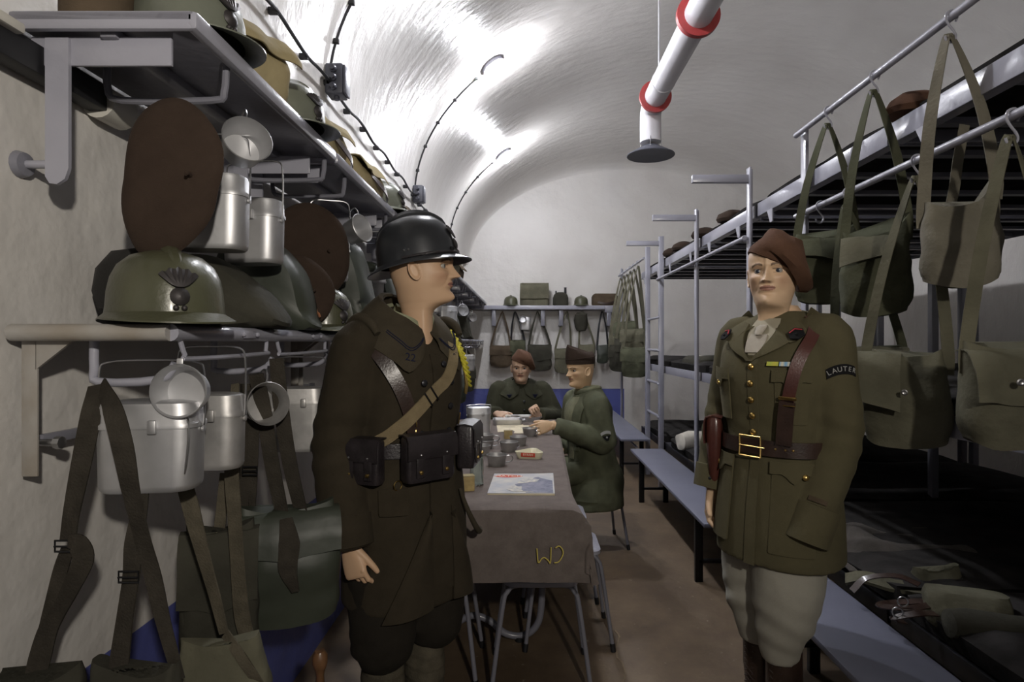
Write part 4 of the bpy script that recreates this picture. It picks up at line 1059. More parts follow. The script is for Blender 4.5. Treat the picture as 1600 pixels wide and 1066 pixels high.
MB().loft(rbox_rings(.23, .13, [(0, .9), (.02, 1), (.12, 1), (.17, .85), (.2, .5), (.205, .3)], .05)).build('body', M['canvas_dark'], t)
MB().lathe([(.02, .18), (.018, .27), (.025, .275), (.001, .28)], 12, c=(.07, 0, 0)).build('spout', M['black_metal'], t)
MB().lathe([(.012, .18), (.010, .225), (.001, .23)], 12, c=(-.07, 0, 0)).build('spout', M['black_metal'], t)
t = thing('folded_pack', 'flat brown folded pack at the right end of the end-wall shelf', 'pack', (bx(945), 9.12, SB))
wobble(MB().loft(rbox_rings(.39, .2, [(0, .96), (.03, 1), (.13, .98), (.165, .92), (.18, .8)], .05)), .012, 9, 5).build('body', M['canvas_brown'], t)
MB().ribbon([(-.12, -.108, .05), (0, -.115, .03), (.14, -.108, .06)], .03, .006, (0, -1, 0)).build('strap', M['leather_dark'], t)
def back_bag(px0, px1, py0, py1, hpx, label, m, seed, **kw):
    w = (px1 - px0) * 9.05 / F; h = (py1 - py0) * 9.05 / F * .92
    return haversack(P((px0 + px1) / 2, py1, 9.07), 0, w, h, .12, label, m, seed=seed, hook=P(hpx, 489, 9.06), strap_w=.032, peak=.02, **kw)
back_bag(765, 800, 538, 572, 785, 'brown haversack at the left of the end wall, beside the beret man', 'canvas_brown', 71., flap=dict(drop=.45))
back_bag(797, 821, 530, 566, 805, 'green haversack on black straps directly behind the beret man', 'canvas_green', 72., flap=dict(drop=.5), strap_m='black')
back_bag(824, 862, 536, 577, 840, 'large grey-brown haversack to the right of the beret man on the end wall', 'canvas_dark', 73., flap=dict(drop=.55, point=.2))
back_bag(866, 894, 543, 581, 886, 'yellow-green haversack on the end wall left of the side-capped man', 'canvas_olive', 74., flap=dict(drop=.4))
back_bag(903, 930, 536, 575, 910, 'haversack on the end wall hidden behind the side cap', 'canvas_olive', 75.)
t = back_bag(932, 951, 538, 566, 941, 'round black canteen hanging on the end wall right of the side cap', 'oilcloth', 76., strap_m='black', name='canteen')
t['category'] = 'canteen'
mess_tin(P(820.5, 516, 9.05), 0, 'mess tin hanging under the end-wall shelf', w=.16, h=.15, hang=.05)
cup(P(817, 500, 8.97), (R(80), 0, 0), 'little cup hanging in front of the end-wall mess tin', r=.05, h=.05)
t = thing('cloth_bundle', 'dark mottled bundle hanging from the end-wall shelf, under the second helmet', 'bundle', P(908, 517, 9.05))
wobble(MB().loft(rbox_rings(.2, .15, [(0, .6), (.05, .9), (.15, 1), (.24, .9), (.27, .5)], .06)), .02, 12, 4).build('cloth', M['canvas_dark'], t)
# ------------------------------------------------------------------ table, blanket, stools
TZ = .80; TX0, TX1, TY0, TY1 = -.50, .165, 2.19, 4.67
def tx1(y): return .165 + .062 * (y - TY0) / (TY1 - TY0)
t = thing('dining_table', 'long mess table under the grey-brown blanket, curved tube legs showing below', 'table', (-.16, 3.43, 0))
MB().box((0, 0, .775), (.62, 2.40, .03), bev=.005).build('tabletop', M['bench'], t)
for sy in (-1, 1):
    pts = [(690, 992), (712, 975), (738, 962), (765, 970), (790, 990), (818, 993), (838, 978), (846, 945), (848, 900), (848, 860)]
    q = [P(a, b, 2.85) for a, b in pts]; yy = 2.85 - 3.43
    pts = [Vector((p.x + .16, sy * abs(yy), p.z if i < 8 else (.45, .76)[i - 8])) for i, p in enumerate(q)]
    MB().tube(pts, .016, 12, smooth=5).build('curved_leg', M['enamel'], t)
    MB().tube([Vector((-.22, sy * abs(yy), .76)), Vector((-.24, sy * abs(yy), .3)), Vector((-.27, sy * abs(yy), .03))], .016, 12, smooth=3).build('leg', M['enamel'], t)
    MB().lathe([(.001, 0), (.02, 0), (.02, .02), (.001, .022)], 14, c=(pts[5].x - .02, sy * abs(yy), 0)).build('foot', M['black'], t)
# the blanket: one sheet over the top, falling at the near end and both sides
g = []
def cloth_pt(u, v):
    """u: metres across from the left edge of the top, v: metres along from the near edge"""
    W = lambda y: tx1(y) - TX0
    yy = TY0 + max(0, min(v, TY1 - TY0)); w = W(yy)
    dx = max(0, -u) + max(0, u - w); dy = max(0, -v) + max(0, v - (TY1 - TY0))
    x = TX0 + max(0, min(u, w)); y = yy; drop = 0.
    if u > w: x += .008 + .022 * min(1, dx / .1) * (.4 + .6 * max(0, 1 - v / .12)) + .025 * math.exp(-((dx - .06) / .05) ** 2) * max(0, 1 - v / .25); 
    if u < 0: x -= .015 + .02 * min(1, dx / .1)
    if v < 0: y -= .012 + .02 * min(1, dy / .1) * (1 + .3 * math.sin(u * 9))
    if v > TY1 - TY0: y += .02
    drop = math.hypot(dx, dy) if (dx and dy) else dx + dy
    if dx and dy:        # corner fold hanging out
        k = min(dx, dy) / max(dx, dy); o = .012 * k
        x += o * (1 if u > w else -1); y -= o * .6
        drop = max(dx, dy) + .015 * k
    n = noise.noise(Vector((u * 6, v * 2.2, 0))); fall = min(1, drop / .08)
    z = TZ + .003 - max(0, drop - .006) + (.0025 * n if fall < .2 else 0)
    if fall > .2:
        x += .010 * noise.noise(Vector((u * 5, v * 4.5, z * 2))) * (1 if (u > w or u < 0) else .2); y += .008 * noise.noise(Vector((u * 8, 3, z * 2))) * (1 if v < 0 else .2)
    return Vector((x, y, z))
us = [-.22 + .22 * i / 8 for i in range(8)] + [-.012, 0] + [.66 * i / 14 for i in range(1, 14)] + [.66, .675] + [.66 + .22 * i / 8 for i in range(1, 9)]
vs = [-.262 + .262 * j / 12 for j in range(12)] + [-.012, 0] + [2.48 * j / 40 for j in range(1, 40)] + [2.48, 2.49] + [2.48 + .2 * j / 5 for j in range(1, 6)]
for v in vs:
    row = []
    for u in us:
        w = tx1(TY0 + max(0, min(v, 2.48))) - TX0
        uu = u if u < .3 else (u - .66) + w if u > .64 else u * (w / .66)
        row.append(cloth_pt(uu, v))
    g.append(row)
o = tag(MB().sheet(g, .004).build('blanket', M['blanket']), 'coarse grey-brown blanket spread over the long table, yellow letters on its end', 'blanket')
lt = MB(); yf = TY0 - .046
def wq(px, py): p = P(px, py, yf); return Vector((p.x, yf - .004, p.z))
for st in ([(839, 857), (841, 879), (846, 873), (851, 871), (857, 876), (860, 879), (861, 855)], [(866, 879), (872, 878), (877, 872), (880, 864), (878, 857), (873, 853), (868, 856)]):
    lt.tube([wq(*p) for p in st], .0022, 6, smooth=3)
lt.build('painted_letters', M['yellow_thread'], o, label='yellow painted letters')

def stool(x, y, label, rz=0., seat_z=.45, m='enamel_light'):
    t = thing('stool', label, 'stool', (x, y, 0), rz)
    MB().loft(rbox_rings(.30, .30, [(seat_z - .028, .93), (seat_z - .022, 1), (seat_z - .006, 1), (seat_z, .95)], .05)).build('seat', M[m], t)
    for s in (-1, 1):
        pts = [(-.20, s * .17, 0), (-.155, s * .125, .33), (-.135, s * .115, .395), (-.09, s * .11, .42), (.09, s * .11, .42), (.135, s * .115, .395), (.155, s * .125, .33), (.20, s * .17, 0)]
        h = MB().tube([Vector(p) for p in pts], .0095, 10, smooth=4).build('leg_hoop', M['enamel'], t)
        for q in (-1, 1):
            MB().tube([(q * .20, s * .17, .0), (q * .1955, s * .1655, .035)], .012, 10).build('foot_cap', M['black'], h)
    MB().tube([(-.135, -.115, .40), (-.135, .115, .40)], .008, 8).tube([(.135, -.115, .40), (.135, .115, .40)], .008, 8).build('cross_tube', M['enamel'], t)
    return t
stool(.06, 2.56, 'grey tube-legged stool pushed under the near end of the table')
stool(.195, 2.92, 'grey stool on the right of the table, nearer of the two empty ones')
stool(.18, 3.42, 'pale-topped stool on the right of the table next to the seated side-capped man')
stool(-.40, 2.62, 'grey tube stool on the left of the table behind the soldier\'s legs')
stool(.47, 4.24, 'stool carrying the seated man in the side cap', rz=R(8))
stool(-.05, 5.02, 'stool carrying the beret man at the far end of the table')

# ------------------------------------------------------------------ on the table
ZT = TZ + .005
t = thing('magazine', 'old illustrated magazine with a red title oval lying on the near end of the table', 'magazine', (-.015, 2.53, ZT), R(-1.5))
mw, mh = .262, .35
MB().box((0, 0, .004), (mw, mh, .007), bev=.002).build('pages', M['paper'], t)
c = MB(); gg = []
for j in range(9):
    gg.append([(-mw / 2 + mw * i / 8, -mh / 2 + mh * j / 8, .0088 + .004 * (i / 8) ** 3 * (j / 8) ** 3) for i in range(9)])
c.sheet(gg, .001).build('cover', M['mag_cover'], t)
ov = MB().lathe([(.001, 0), (.062, 0), (.062, .0006), (.001, .0008)], 32, c=(-.065, .125, .0095), sy=.42); ov.build('title_oval', M['red_ink'], t)
tm = text_mb('MATCH', .034, .0003); tm.tf(Matrix.Translation((-.065, .125, .0106))); tm.build('title', M['cream'], t, label='cream title letters')
fg = MB().prism([(.125, -.165), (.125, .10), (.09, .12), (.05, .10), (.02, .03), (-.03, -.03), (-.01, -.09), (.02, -.165)], .0006, (0, 0, .0104), (1, 0, 0), (0, 1, 0)); fg.build('printed_figure', M['mag_figure'], t)
fg = MB().prism([(-.02, .02), (.02, .08), (.07, .06), (.06, .02), (-.02, -.02)], .0006, (0, 0, .0112), (1, 0, 0), (0, 1, 0)).prism([(-.06, -.12), (-.04, -.06), (0, -.07), (.0, -.14), (.05, -.155), (-.03, -.155)], .0006, (0, 0, .0112), (1, 0, 0), (0, 1, 0)); fg.build('printed_figure', M['mag_light'], t)
# triangular advertising ashtray
t = thing('ashtray', 'cream three-sided ashtray with red lettering in the middle of the table', 'ashtray', (.022, 3.13, ZT), R(-14))
prof = []
rg = []
for z, k in [(0, .80), (.004, .86), (.030, .98), (.036, 1.), (.038, .97), (.034, .90), (.014, .78), (.012, .05)]:
    ring = []
    for j in range(48):
        a = 2 * PI * j / 48 + PI / 6; r = .052 / max(.5, math.cos(((a + R(150)) % (2 * PI / 3)) - PI / 3)) ; r = min(r, .080) 
        ring.append(Vector((r * k * math.cos(a) * 1.0, r * k * math.sin(a), z)))
    rg.append(ring)
MB().loft(rg).build('dish', M['cream'], t)
lp = MB().box((0, -.0535, .019), (.074, .003, .022), bev=.001)
lp.tf(Matrix.Rotation(R(-6), 4, 'X')); lp.build('label_band', M['red_ink'], t)
tm = text_mb('BYRRH', .017, .0003); tm.tf(Matrix.Translation((0, -.0535, .0245)) @ Matrix.Rotation(R(84), 4, 'X')); tm.build('lettering', M['cream'], t)
cups = [(776, 728, 'round aluminium cup just above the magazine, nearest of the cups on the table'), (795, 706, 'aluminium cup second from the viewer on the table, left of the ashtray'), (810, 697, 'aluminium cup just right of the yellow card box on the table'),
        (752, 712, 'aluminium cup behind the bottle neck on the table')]
def on_table(px, py): 
    y = F * (H - ZT) / (py - VY); return Vector(((px - VX) * y / F, y, ZT))
for i, (px, py, lab) in enumerate(cups):
    cup(on_table(px, py), (0, 0, R(-70 + 25 * i)), lab, r=.050, h=.054, m='alu_dark')
p = on_table(758, 702)
cup(p, (0, 0, R(-60)), 'lower of two stacked aluminium cups right of the bottle neck', r=.050, h=.05, m='alu_dark')
cup(p + Vector((0, 0, .032)), (0, 0, R(-80)), 'upper of two stacked aluminium cups right of the bottle neck', r=.050, h=.05, m='alu_dark')
HELD = on_table(828, 682.5)
cup(HELD, (0, 0, R(-140)), 'aluminium cup touched by the outstretched hand of the side-capped man', r=.048, h=.055, m='alu_dark')
t = thing('card_box', 'small yellow card box standing among the cups', 'box', on_table(794, 686), R(6))
MB().box((0, 0, .027), (.050, .035, .054), bev=.003).build('box', M['wood_box'], t)
MB().box((0, 0, .055), (.051, .036, .005), bev=.001).build('lid', M['paper'], t)
t = thing('card_box', 'worn yellow box on the table edge beside the soldier\'s belt', 'box', on_table(729, 767), R(14))
MB().box((0, 0, .030), (.060, .042, .058), bev=.004).build('box', M['wood_box'], t)
MB().box((0, 0, .0605), (.061, .043, .006), bev=.002).build('lid', M['canvas_tan'], t)
p = on_table(745, 758)
t = thing('glass_bottle', 'clear swing-top bottle standing near the soldier on the table', 'bottle', p)
MB().lathe([(.001, .002), (.027, .0), (.0285, .004), (.0285, .10), (.026, .125), (.017, .152), (.0125, .17), (.0115, .188), (.014, .192), (.014, .202), (.010, .203), (.009, .19), (.010, .17), (.0145, .15), (.0235, .124), (.026, .10), (.026, .008), (.001, .006)], 36).build('bottle_body', M['glass'], t)
st = MB().lathe([(.001, .200), (.012, .200), (.0125, .206), (.008, .214), (.001, .216)], 18).build('stopper', M['ceramic'], t)
MB().tube([(-.016, -.006, .172), (-.019, -.01, .195), (-.010, -.005, .211), (.010, -.005, .211), (.019, -.01, .195), (.016, -.006, .172)], .0014, 6, smooth=3).tube([(-.0135, 0, .182), (0, -.0145, .182), (.0135, 0, .182), (0, .0145, .182)], .0013, 6, closed=True, smooth=3).build('swing_wire', M['steel'], st)
mess_tin(on_table(748, 678), R(14), 'mess tin standing on the far left of the table beside the beret man', w=.150, d=.11, h=.135, lid=.04, hang=.012)
for i, (x, y, lab, rz) in enumerate([(-.105, 4.20, 'cream sheet of paper under the far hand of the table, left sheet', 4), (.03, 4.12, 'cream sheet of paper overlapping the other, behind the held cup', -5)]):
    t = thing('paper_sheet', lab, 'paper', (x, y, ZT + .001 + i * .003), R(rz))
    MB().sheet([[(-.095 + .19 * k / 6, -.19 + .38 * j / 6, .001 + .004 * noise.noise(Vector((k * .5, j * .5, i)))) for k in range(7)] for j in range(7)], .0012).build('sheet', M['paper'], t)
    MB().box((-.02, .03, .006), (.10, .003, .0006)).box((-.01, .08, .006), (.12, .003, .0006)).build('written_lines', M['navy_patch'], t)
for i, (px, py, yy, lab, rz) in enumerate([(793, 663, 4.42, 'nearer shallow steel tray in front of the beret man', 2), (818, 658, 4.60, 'steel tray under the raised hand of the beret man', -4)]):
    q = P(px, py, yy)
    t = thing('mess_tray', lab, 'tray', (q.x, yy, ZT), R(rz))
    rr = rbox_rings(.21 if i == 0 else .25, .15, [(0, .93), (.004, .97), (.036, 1.), (.038, 1.02), (.036, .98), (.008, .94), (.007, .5)], .02)
    MB().loft(rr).build('pan', M['alu'], t)
    MB().tube([(.105, -.03, .032), (.135, -.025, .030), (.135, .025, .030), (.105, .03, .032)], .003, 6, smooth=3).build('handle', M['steel'], t)
t = thing('shallow_pan', 'shallow dark pan with a white scrap in it, left behind the nearer tray', 'pan', (-.13, 4.60, ZT))
MB().lathe([(.001, 0), (.07, 0), (.08, .035), (.083, .036), (.076, .006), (.001, .004)], 28).build('pan', M['alu_dark'], t)
wobble(MB().ball((-.01, 0, .035), .02, 12, (1.3, 1, .6)), .006, 40, 1).build('scrap', M['white_cloth'], t, label='white scrap')
# ------------------------------------------------------------------ people: tools
def skin_mat(name):
    m, nt, b = new_mat(name); L = nt.links; N = nt.nodes
    a = N.new('ShaderNodeAttribute'); a.attribute_name = 'paint'
    L.new(a.outputs['Color'], b.inputs['Base Color'])
    b.inputs['Roughness'].default_value = .48; b.inputs['Subsurface Weight'].default_value = .06
    b.inputs['Subsurface Radius'].default_value = (.01, .004, .002); b.inputs['Specular IOR Level'].default_value = .4
    return m
M['skin'] = skin_mat('mannequin_skin')

def voxel(mb, size, smooth=3, name='cloth', noise_fn=None):
    me = mb.mesh(name); o = bpy.data.objects.new(name, me); C.objects.link(o)
    md = o.modifiers.new('r', 'REMESH'); md.mode = 'VOXEL'; md.voxel_size = size
    dg = bpy.context.evaluated_depsgraph_get(); r = bpy.data.meshes.new_from_object(o.evaluated_get(dg))
    bpy.data.objects.remove(o); bpy.data.meshes.remove(me)
    if smooth:
        bm = bmesh.new(); bm.from_mesh(r)
        for _ in range(smooth): bmesh.ops.smooth_vert(bm, verts=bm.verts, factor=.5, use_axis_x=True, use_axis_y=True, use_axis_z=True)
        bm.to_mesh(r); bm.free()
    if noise_fn:
        nv = len(r.vertices); c_ = np.empty(nv * 3, np.float32); n_ = np.empty(nv * 3, np.float32)
        r.vertices.foreach_get('co', c_); r.vertex_normals.foreach_get('vector', n_)
        c_ = c_.reshape(-1, 3); n_ = n_.reshape(-1, 3)
        r.vertices.foreach_set('co', np.array([noise_fn(Vector(a), Vector(b)) for a, b in zip(c_, n_)], np.float32).ravel())
    r.polygons.foreach_set('use_smooth', [True] * len(r.polygons)); r.name = name
    r.update()
    return r
def link_mesh(name, me, m, parent):
    o = bpy.data.objects.new(name, me); C.objects.link(o); me.materials.clear(); me.materials.append(m)
    if parent: o.parent = parent
    return o

HEAD = [  # z, front, back, half width, pointedness
    (-.16, .028, .086, .070, 1.), (-.12, .026, .078, .056, 1.), (-.06, .022, .074, .0475, 1.), (-.022, .026, .075, .0465, 1.), (-.006, .048, .078, .0490, 1.06),
    (.005, .081, .081, .0515, 1.20), (.014, .091, .085, .0545, 1.24), (.03, .090, .088, .0590, 1.18), (.045, .087, .090, .0635, 1.10), (.062, .090, .094, .068, 1.02),
    (.075, .090, .098, .070, 1.0), (.09, .089, .102, .0715, .98), (.115, .087, .106, .073, .95), (.135, .092, .108, .0745, .94), (.16, .092, .107, .075, .95),
    (.185, .084, .100, .071, .98), (.205, .069, .084, .061, 1.), (.220, .044, .056, .041, 1.), (.228, .016, .02, .015, 1.), (.230, .002, .002, .002, 1.)]
def g(d, s): return math.exp(-(d / s) ** 2)
def face(x, z, thin=0.):
    ax = abs(x); d = 0.
    if z > .074: t = min(1, max(0, (.130 - z) / .048)); nz = 1 if z > .082 else max(0, (z - .0745) / .0075)
    else: t = 1; nz = 0
    d += (.006 + .027 * t ** 1.1) * nz * g(x, .0065 + .0050 * t)
    d += .009 * g(ax - .0125, .0065) * g(z - .0825, .006)
    d -= .0125 * g(ax - .030, .017) * g(z - .116, .011)
    d += .0065 * g(z - .133, .007) * (g(ax - .028, .024))
    d += .0052 * g(ax - .031, .015) * g(z - .1212, .0034) + .0035 * g(ax - .031, .013) * g(z - .1100, .003)
    d += .0065 * g(ax - .047, .018) * g(z - .094, .013)
    d -= (.005 + thin) * g(ax - .044, .014) * g(z - .058, .018)
    d -= .002 * g(ax - .024 - (.085 - z) * .35, .004) * (1 if .05 < z < .088 else 0)
    d += .0052 * g(x, .019) * g(z - .0640, .0045) - .0018 * g(x, .0035) * g(z - .071, .005)
    d += .0058 * g(x, .017) * g(z - .0545, .0048) - .0045 * g(x, .022) * g(z - .0593, .0016)
    d -= .0045 * g(x, .022) * g(z - .043, .006)
    d += .0065 * g(x, .017) * g(z - .020, .012)
    return d
def head_mb(thin=0., nth=160, nz=150):
    rings = []
    zs = [-.16 + .10 * i / 20 for i in range(20)] + [-.06 + .29 * i / nz for i in range(nz + 1)]
    for z in zs:
        f, b, w, p = clerp(HEAD, z); ring = []
        for j in range(nth):
            a = 2 * PI * j / nth; s, c = math.sin(a), math.cos(a)
            x = w * math.copysign(abs(s) ** p, s); y = -f * abs(c) ** (p if z < .1 else 1) if c > 0 else b * abs(c) ** .95
            if c > 0 and z > -.01: y -= face(x, z, thin) * min(1, c * 2.2)
            ring.append(Vector((x, y, z)))
        rings.append(ring)
    mb = MB().loft(rings)
    for s in (-1, 1):   # ears
        e = MB(); rr = []
        for q, o in ((.15, .002), (.6, .001), (.85, .006), (1., .009), (1.05, .004), (.9, -.004), (.2, -.006)):
            rr.append([Vector((o, .017 * q * math.cos(t) + .004 * math.sin(t), .031 * q * math.sin(t) * (1.05 if math.sin(t) > 0 else .95))) for t in [2 * PI * k / 20 for k in range(20)]])
        e.loft(rr); e.tf(Matrix.Translation((s * .0745, .012, .100)) @ Matrix.Rotation(s * R(-22), 4, 'Z') @ Matrix.Scale(s, 4, (1, 0, 0)) @ Matrix.Rotation(R(-8), 4, 'X'))
        mb.add2(e)
    return mb
def hand_mb(wrist, fdir, tdir, left, curls=((25, 40, 25),) * 4, thumb=(.75, .55, .25), sc=1., spread=0., thumb_curl=15):
    f = Vector(fdir).normalized(); t = Vector(tdir); t = (t - f * t.dot(f)).normalized()
    n = f.cross(t) if left else t.cross(f)
    W = Vector(wrist); pt = lambda a, b, c: W + (f * a + t * b + n * c) * sc
    mb = MB(); rr = []
    for a, hw, th in [(-.03, .026, .020), (0, .027, .0195), (.02, .032, .0175), (.05, .038, .0155), (.075, .040, .0135), (.092, .039, .0115), (.099, .034, .008)]:
        rr.append([pt(a, hw * math.copysign(abs(math.cos(q)) ** .8, math.cos(q)), th * math.copysign(abs(math.sin(q)) ** .8, math.sin(q)) + .002) for q in [2 * PI * k / 24 for k in range(24)]])
    mb.loft(rr)
    for i, (b, ln, r) in enumerate([(.0305, .074, .0088), (.0105, .082, .009), (-.0105, .077, .0086), (-.0305, .060, .0076)]):
        p = Vector((.084 - .004 * abs(i - 1), b, -.001)); ang = 0; pts = [(.07, b * .9, 0.), tuple(p)]; rs = [r * 1.0, r * 1.05]
        for k, (c, fr) in enumerate(zip(curls[i], (.46, .30, .24))):
            ang += R(c); sp = (1.5 - i) * spread
            d = Vector((math.cos(ang), sp * math.cos(ang), math.sin(ang)))
            m = p + d * ln * fr * .5; p = p + d * ln * fr
            pts += [tuple(m), tuple(p)]; rs += [r * (.95 - .07 * k), r * (.99 - .09 * k)]
        pts.append(tuple(p + d * .004)); rs.append(r * .45)
        mb.tube([pt(*q) for q in pts], [q * sc for q in rs], 12)
    d0 = Vector(thumb).normalized(); p = Vector((.022, .026, .004)); pts = [tuple(p - d0 * .012), tuple(p)]; rs = [.013, .0135]
    ang = 0; d = d0
    for k, ln in enumerate((.034, .030, .024)):
        p = p + d * ln; pts.append(tuple(p)); rs.append((.0112, .0098, .008)[k])
        d = (d + Vector((.35, -.15, .25)) * thumb_curl / 30).normalized()
    pts.append(tuple(p + d * .004)); rs.append(.004)
    mb.tube([pt(*q) for q in pts], [q * sc for q in rs], 12)
    return mb

class Torso:
    """clothed trunk: table rows z, half width, front, back, centre y; lean shifts the axis"""
    def __init__(s, tab, ex=.82, ey=.92, lean=None, zmap=None): s.t = tab; s.ex = ex; s.ey = ey; s.lean = lean; s.zm = zmap
    def pt(s, th, z, off=0.):
        a, f, b, yc = clerp(s.t, z); q = R(th); sn, cs = math.sin(q), math.cos(q)
        a += off; f += off; b += off
        x = a * math.copysign(abs(sn) ** s.ex, sn); y = -f * abs(cs) ** s.ey if cs > 0 else b * abs(cs) ** s.ey
        p = Vector((x, y + yc, s.zm(z) if s.zm else z))
        if s.lean: p += s.lean(z)
        return p
    def nrm(s, th, z):
        a = s.pt(th - 3, z); b = s.pt(th + 3, z); c = s.pt(th, z - .01); d = s.pt(th, z + .01)
        n = (b - a).cross(d - c)
        return n.normalized() if n.length > 1e-9 else Vector((0, -1, 0))
    def mb(s, n=64, nz=60, off=0., z0=None, z1=None):
        za = s.t[0][0] if z0 is None else z0; zb = s.t[-1][0] if z1 is None else z1
        return MB().loft([[s.pt(360 * j / n, za + (zb - za) * i / nz, off) for j in range(n)] for i in range(nz + 1)])
    def patch(s, rows, off=.006, t=.003, n=8):
        """rows: (z, th0, th1) or (z0, th0, z1, th1)"""
        gg = []
        for r in rows:
            z0, a0, z1, a1 = (r[0], r[1], r[0], r[2]) if len(r) == 3 else r
            gg.append([s.pt(a0 + (a1 - a0) * k / n, z0 + (z1 - z0) * k / n, off) for k in range(n + 1)])
        return MB().sheet(gg, t)
    def strip(s, path, w, off=.008, t=.004, smooth=6):
        pp = catmull([Vector((a, b, 0)) for a, b in path], [0] * len(path), smooth)[0]
        return MB().ribbon([s.pt(p.x, p.y, off) for p in pp], w, t, [s.nrm(p.x, p.y) for p in pp], smooth=0)
    def button(s, th, z, r=.010, off=.008, h=.005):
        return MB().lathe([(r * .4, -.002), (r, -.001), (r * .95, h * .5), (r * .6, h), (.0005, h * 1.1)], 16, c=s.pt(th, z, off), axis=s.nrm(th, z))

def folds(amp, seed, sc=(9, 9, 5), crease=()):
    def fn(co, n):
        q = Vector((co.x * sc[0] + seed, co.y * sc[1] - seed, co.z * sc[2]))
        d = noise.noise(q) * amp + (.5 - abs(noise.noise(q * 1.7))) * amp * .7
        for (c, rad, ax, fr, am) in crease:
            k = (co - Vector(c)).length / rad
            if k < 1: d += am * (1 - k * k) * math.sin((co.dot(Vector(ax))) * fr)
        return co + n * d
    return fn

def sleeve_mb(sh, el, wr, r, cuff=None, n=20, inner=.05):
    sh, el, wr = Vector(sh), Vector(el), Vector(wr)
    m1 = sh.lerp(el, .5); m2 = el.lerp(wr, .5)
    inn = sh + Vector((-math.copysign(inner, sh.x), 0, -.005))
    return MB().tube([inn, sh, m1, el, m2, wr], [r[0] * .9, r[0], (r[0] + r[1]) / 2 * 1.02, r[1], (r[1] + r[2]) / 2 * 1.02, r[2]], n, smooth=5)

def make_person(label, loc, rz, chin_z, head_y, head_yaw, head_pitch, arms, legs, body_table, hands, vox=.0024, group=None, thin=0., tone=(.46, .285, .165),
                head_x=0., roll=0., lean=None, lips=(.33, .145, .115), cheek=(.42, .20, .13)):
    """arms: {side: (shoulder, elbow, wrist)}; hands: {side: kwargs}; all in the person's own space"""
    hm = Matrix.Translation((head_x, head_y, chin_z)) @ Matrix.Rotation(head_yaw, 4, 'Z') @ Matrix.Rotation(head_pitch, 4, 'X') @ Matrix.Rotation(roll, 4, 'Y')
    mb = head_mb(thin).tf(hm)
    T = Torso(body_table, lean=lean)
    mb.add2(T.mb(40, 40, off=-.022))
    for s, (a, b, c) in arms.items():
        mb.tube([Vector(a) + Vector((-.06 * s, 0, .0)), a, b, c], [.05, .048, .038, .026], 16, smooth=4)
        mb.add2(hand_mb(c, left=s > 0, **hands[s]))
    for pts, rs in legs: mb.tube(pts, rs, 16, smooth=4)
    me = voxel(mb, vox, 1, 'person')
    n = len(me.vertices); co = np.empty(n * 3); me.vertices.foreach_get('co', co); co = co.reshape(-1, 3)
    iv = np.array(hm.inverted()); h = co @ iv[:3, :3].T + iv[:3, 3]
    x, y, z = np.abs(h[:, 0]), h[:, 1], h[:, 2]; fr = (y < -.03) & (z > -.01)
    col = np.tile(np.array(tone), (n, 1))
    def mix(mask, c):
        m_ = np.clip(mask, 0, 1)[:, None]; return col * (1 - m_) + np.array(c) * m_
    G = lambda d, s: np.exp(-(d / s) ** 2)
    col = mix(.45 * G(x - .045, .018) * G(z - .082, .022) * fr, cheek)
    lipz = np.abs(z - .0592) < .0085 * np.sqrt(np.clip(1 - (x / .0245) ** 2, 0, 1)); 
    col = mix(.85 * (lipz & fr & (x < .0245)), lips)
    col = mix(.8 * G(z - .0593, .0012) * (x < .024) * fr, (.10, .04, .035))
    bz_ = .1325 + .004 * np.sin(np.clip((x - .012) / .04, 0, 1) * PI) - .004 * np.clip((x - .035) / .015, 0, 1)
    col = mix(.85 * (np.abs(z - bz_) < .0036) * (x > .012) * (x < .050) * fr, (.085, .05, .03))
    col = mix(.75 * G(z - .1212, .0018) * (np.abs(x - .031) < .016) * fr, (.05, .03, .025))
    col = mix(.35 * G(z - .1095, .0016) * (np.abs(x - .031) < .014) * fr, (.12, .06, .05))
    col = mix(.8 * G(z - .0775, .003) * G(x - .009, .004) * fr, (.07, .03, .025))
    at = me.color_attributes.new('paint', 'FLOAT_COLOR', 'POINT')
    at.data.foreach_set('color', np.hstack([col, np.ones((n, 1))]).astype(np.float32).ravel())
    o = link_mesh('person', me, M['skin'], None)
    o.location = loc; o.rotation_euler = (0, 0, rz)
    tag(o, label, 'person', group)
    for s in (-1, 1):
        e = MB().ball((0, 0, 0), .0118, 20); p = hm @ Vector((s * .031, -.0665, .1155))
        e.tf(Matrix.Translation(p)); eo = e.build('eye', M['eye_white'], o)
        d = (hm.to_3x3() @ Vector((0, -1, 0)))
        MB().lathe([(.001, .0121), (.003, .0119), (.0063, .0103), (.0063, .0096), (.001, .0096)], 16, c=p, axis=d).build('iris', M['eye_iris'], eo)
    return o, hm, T

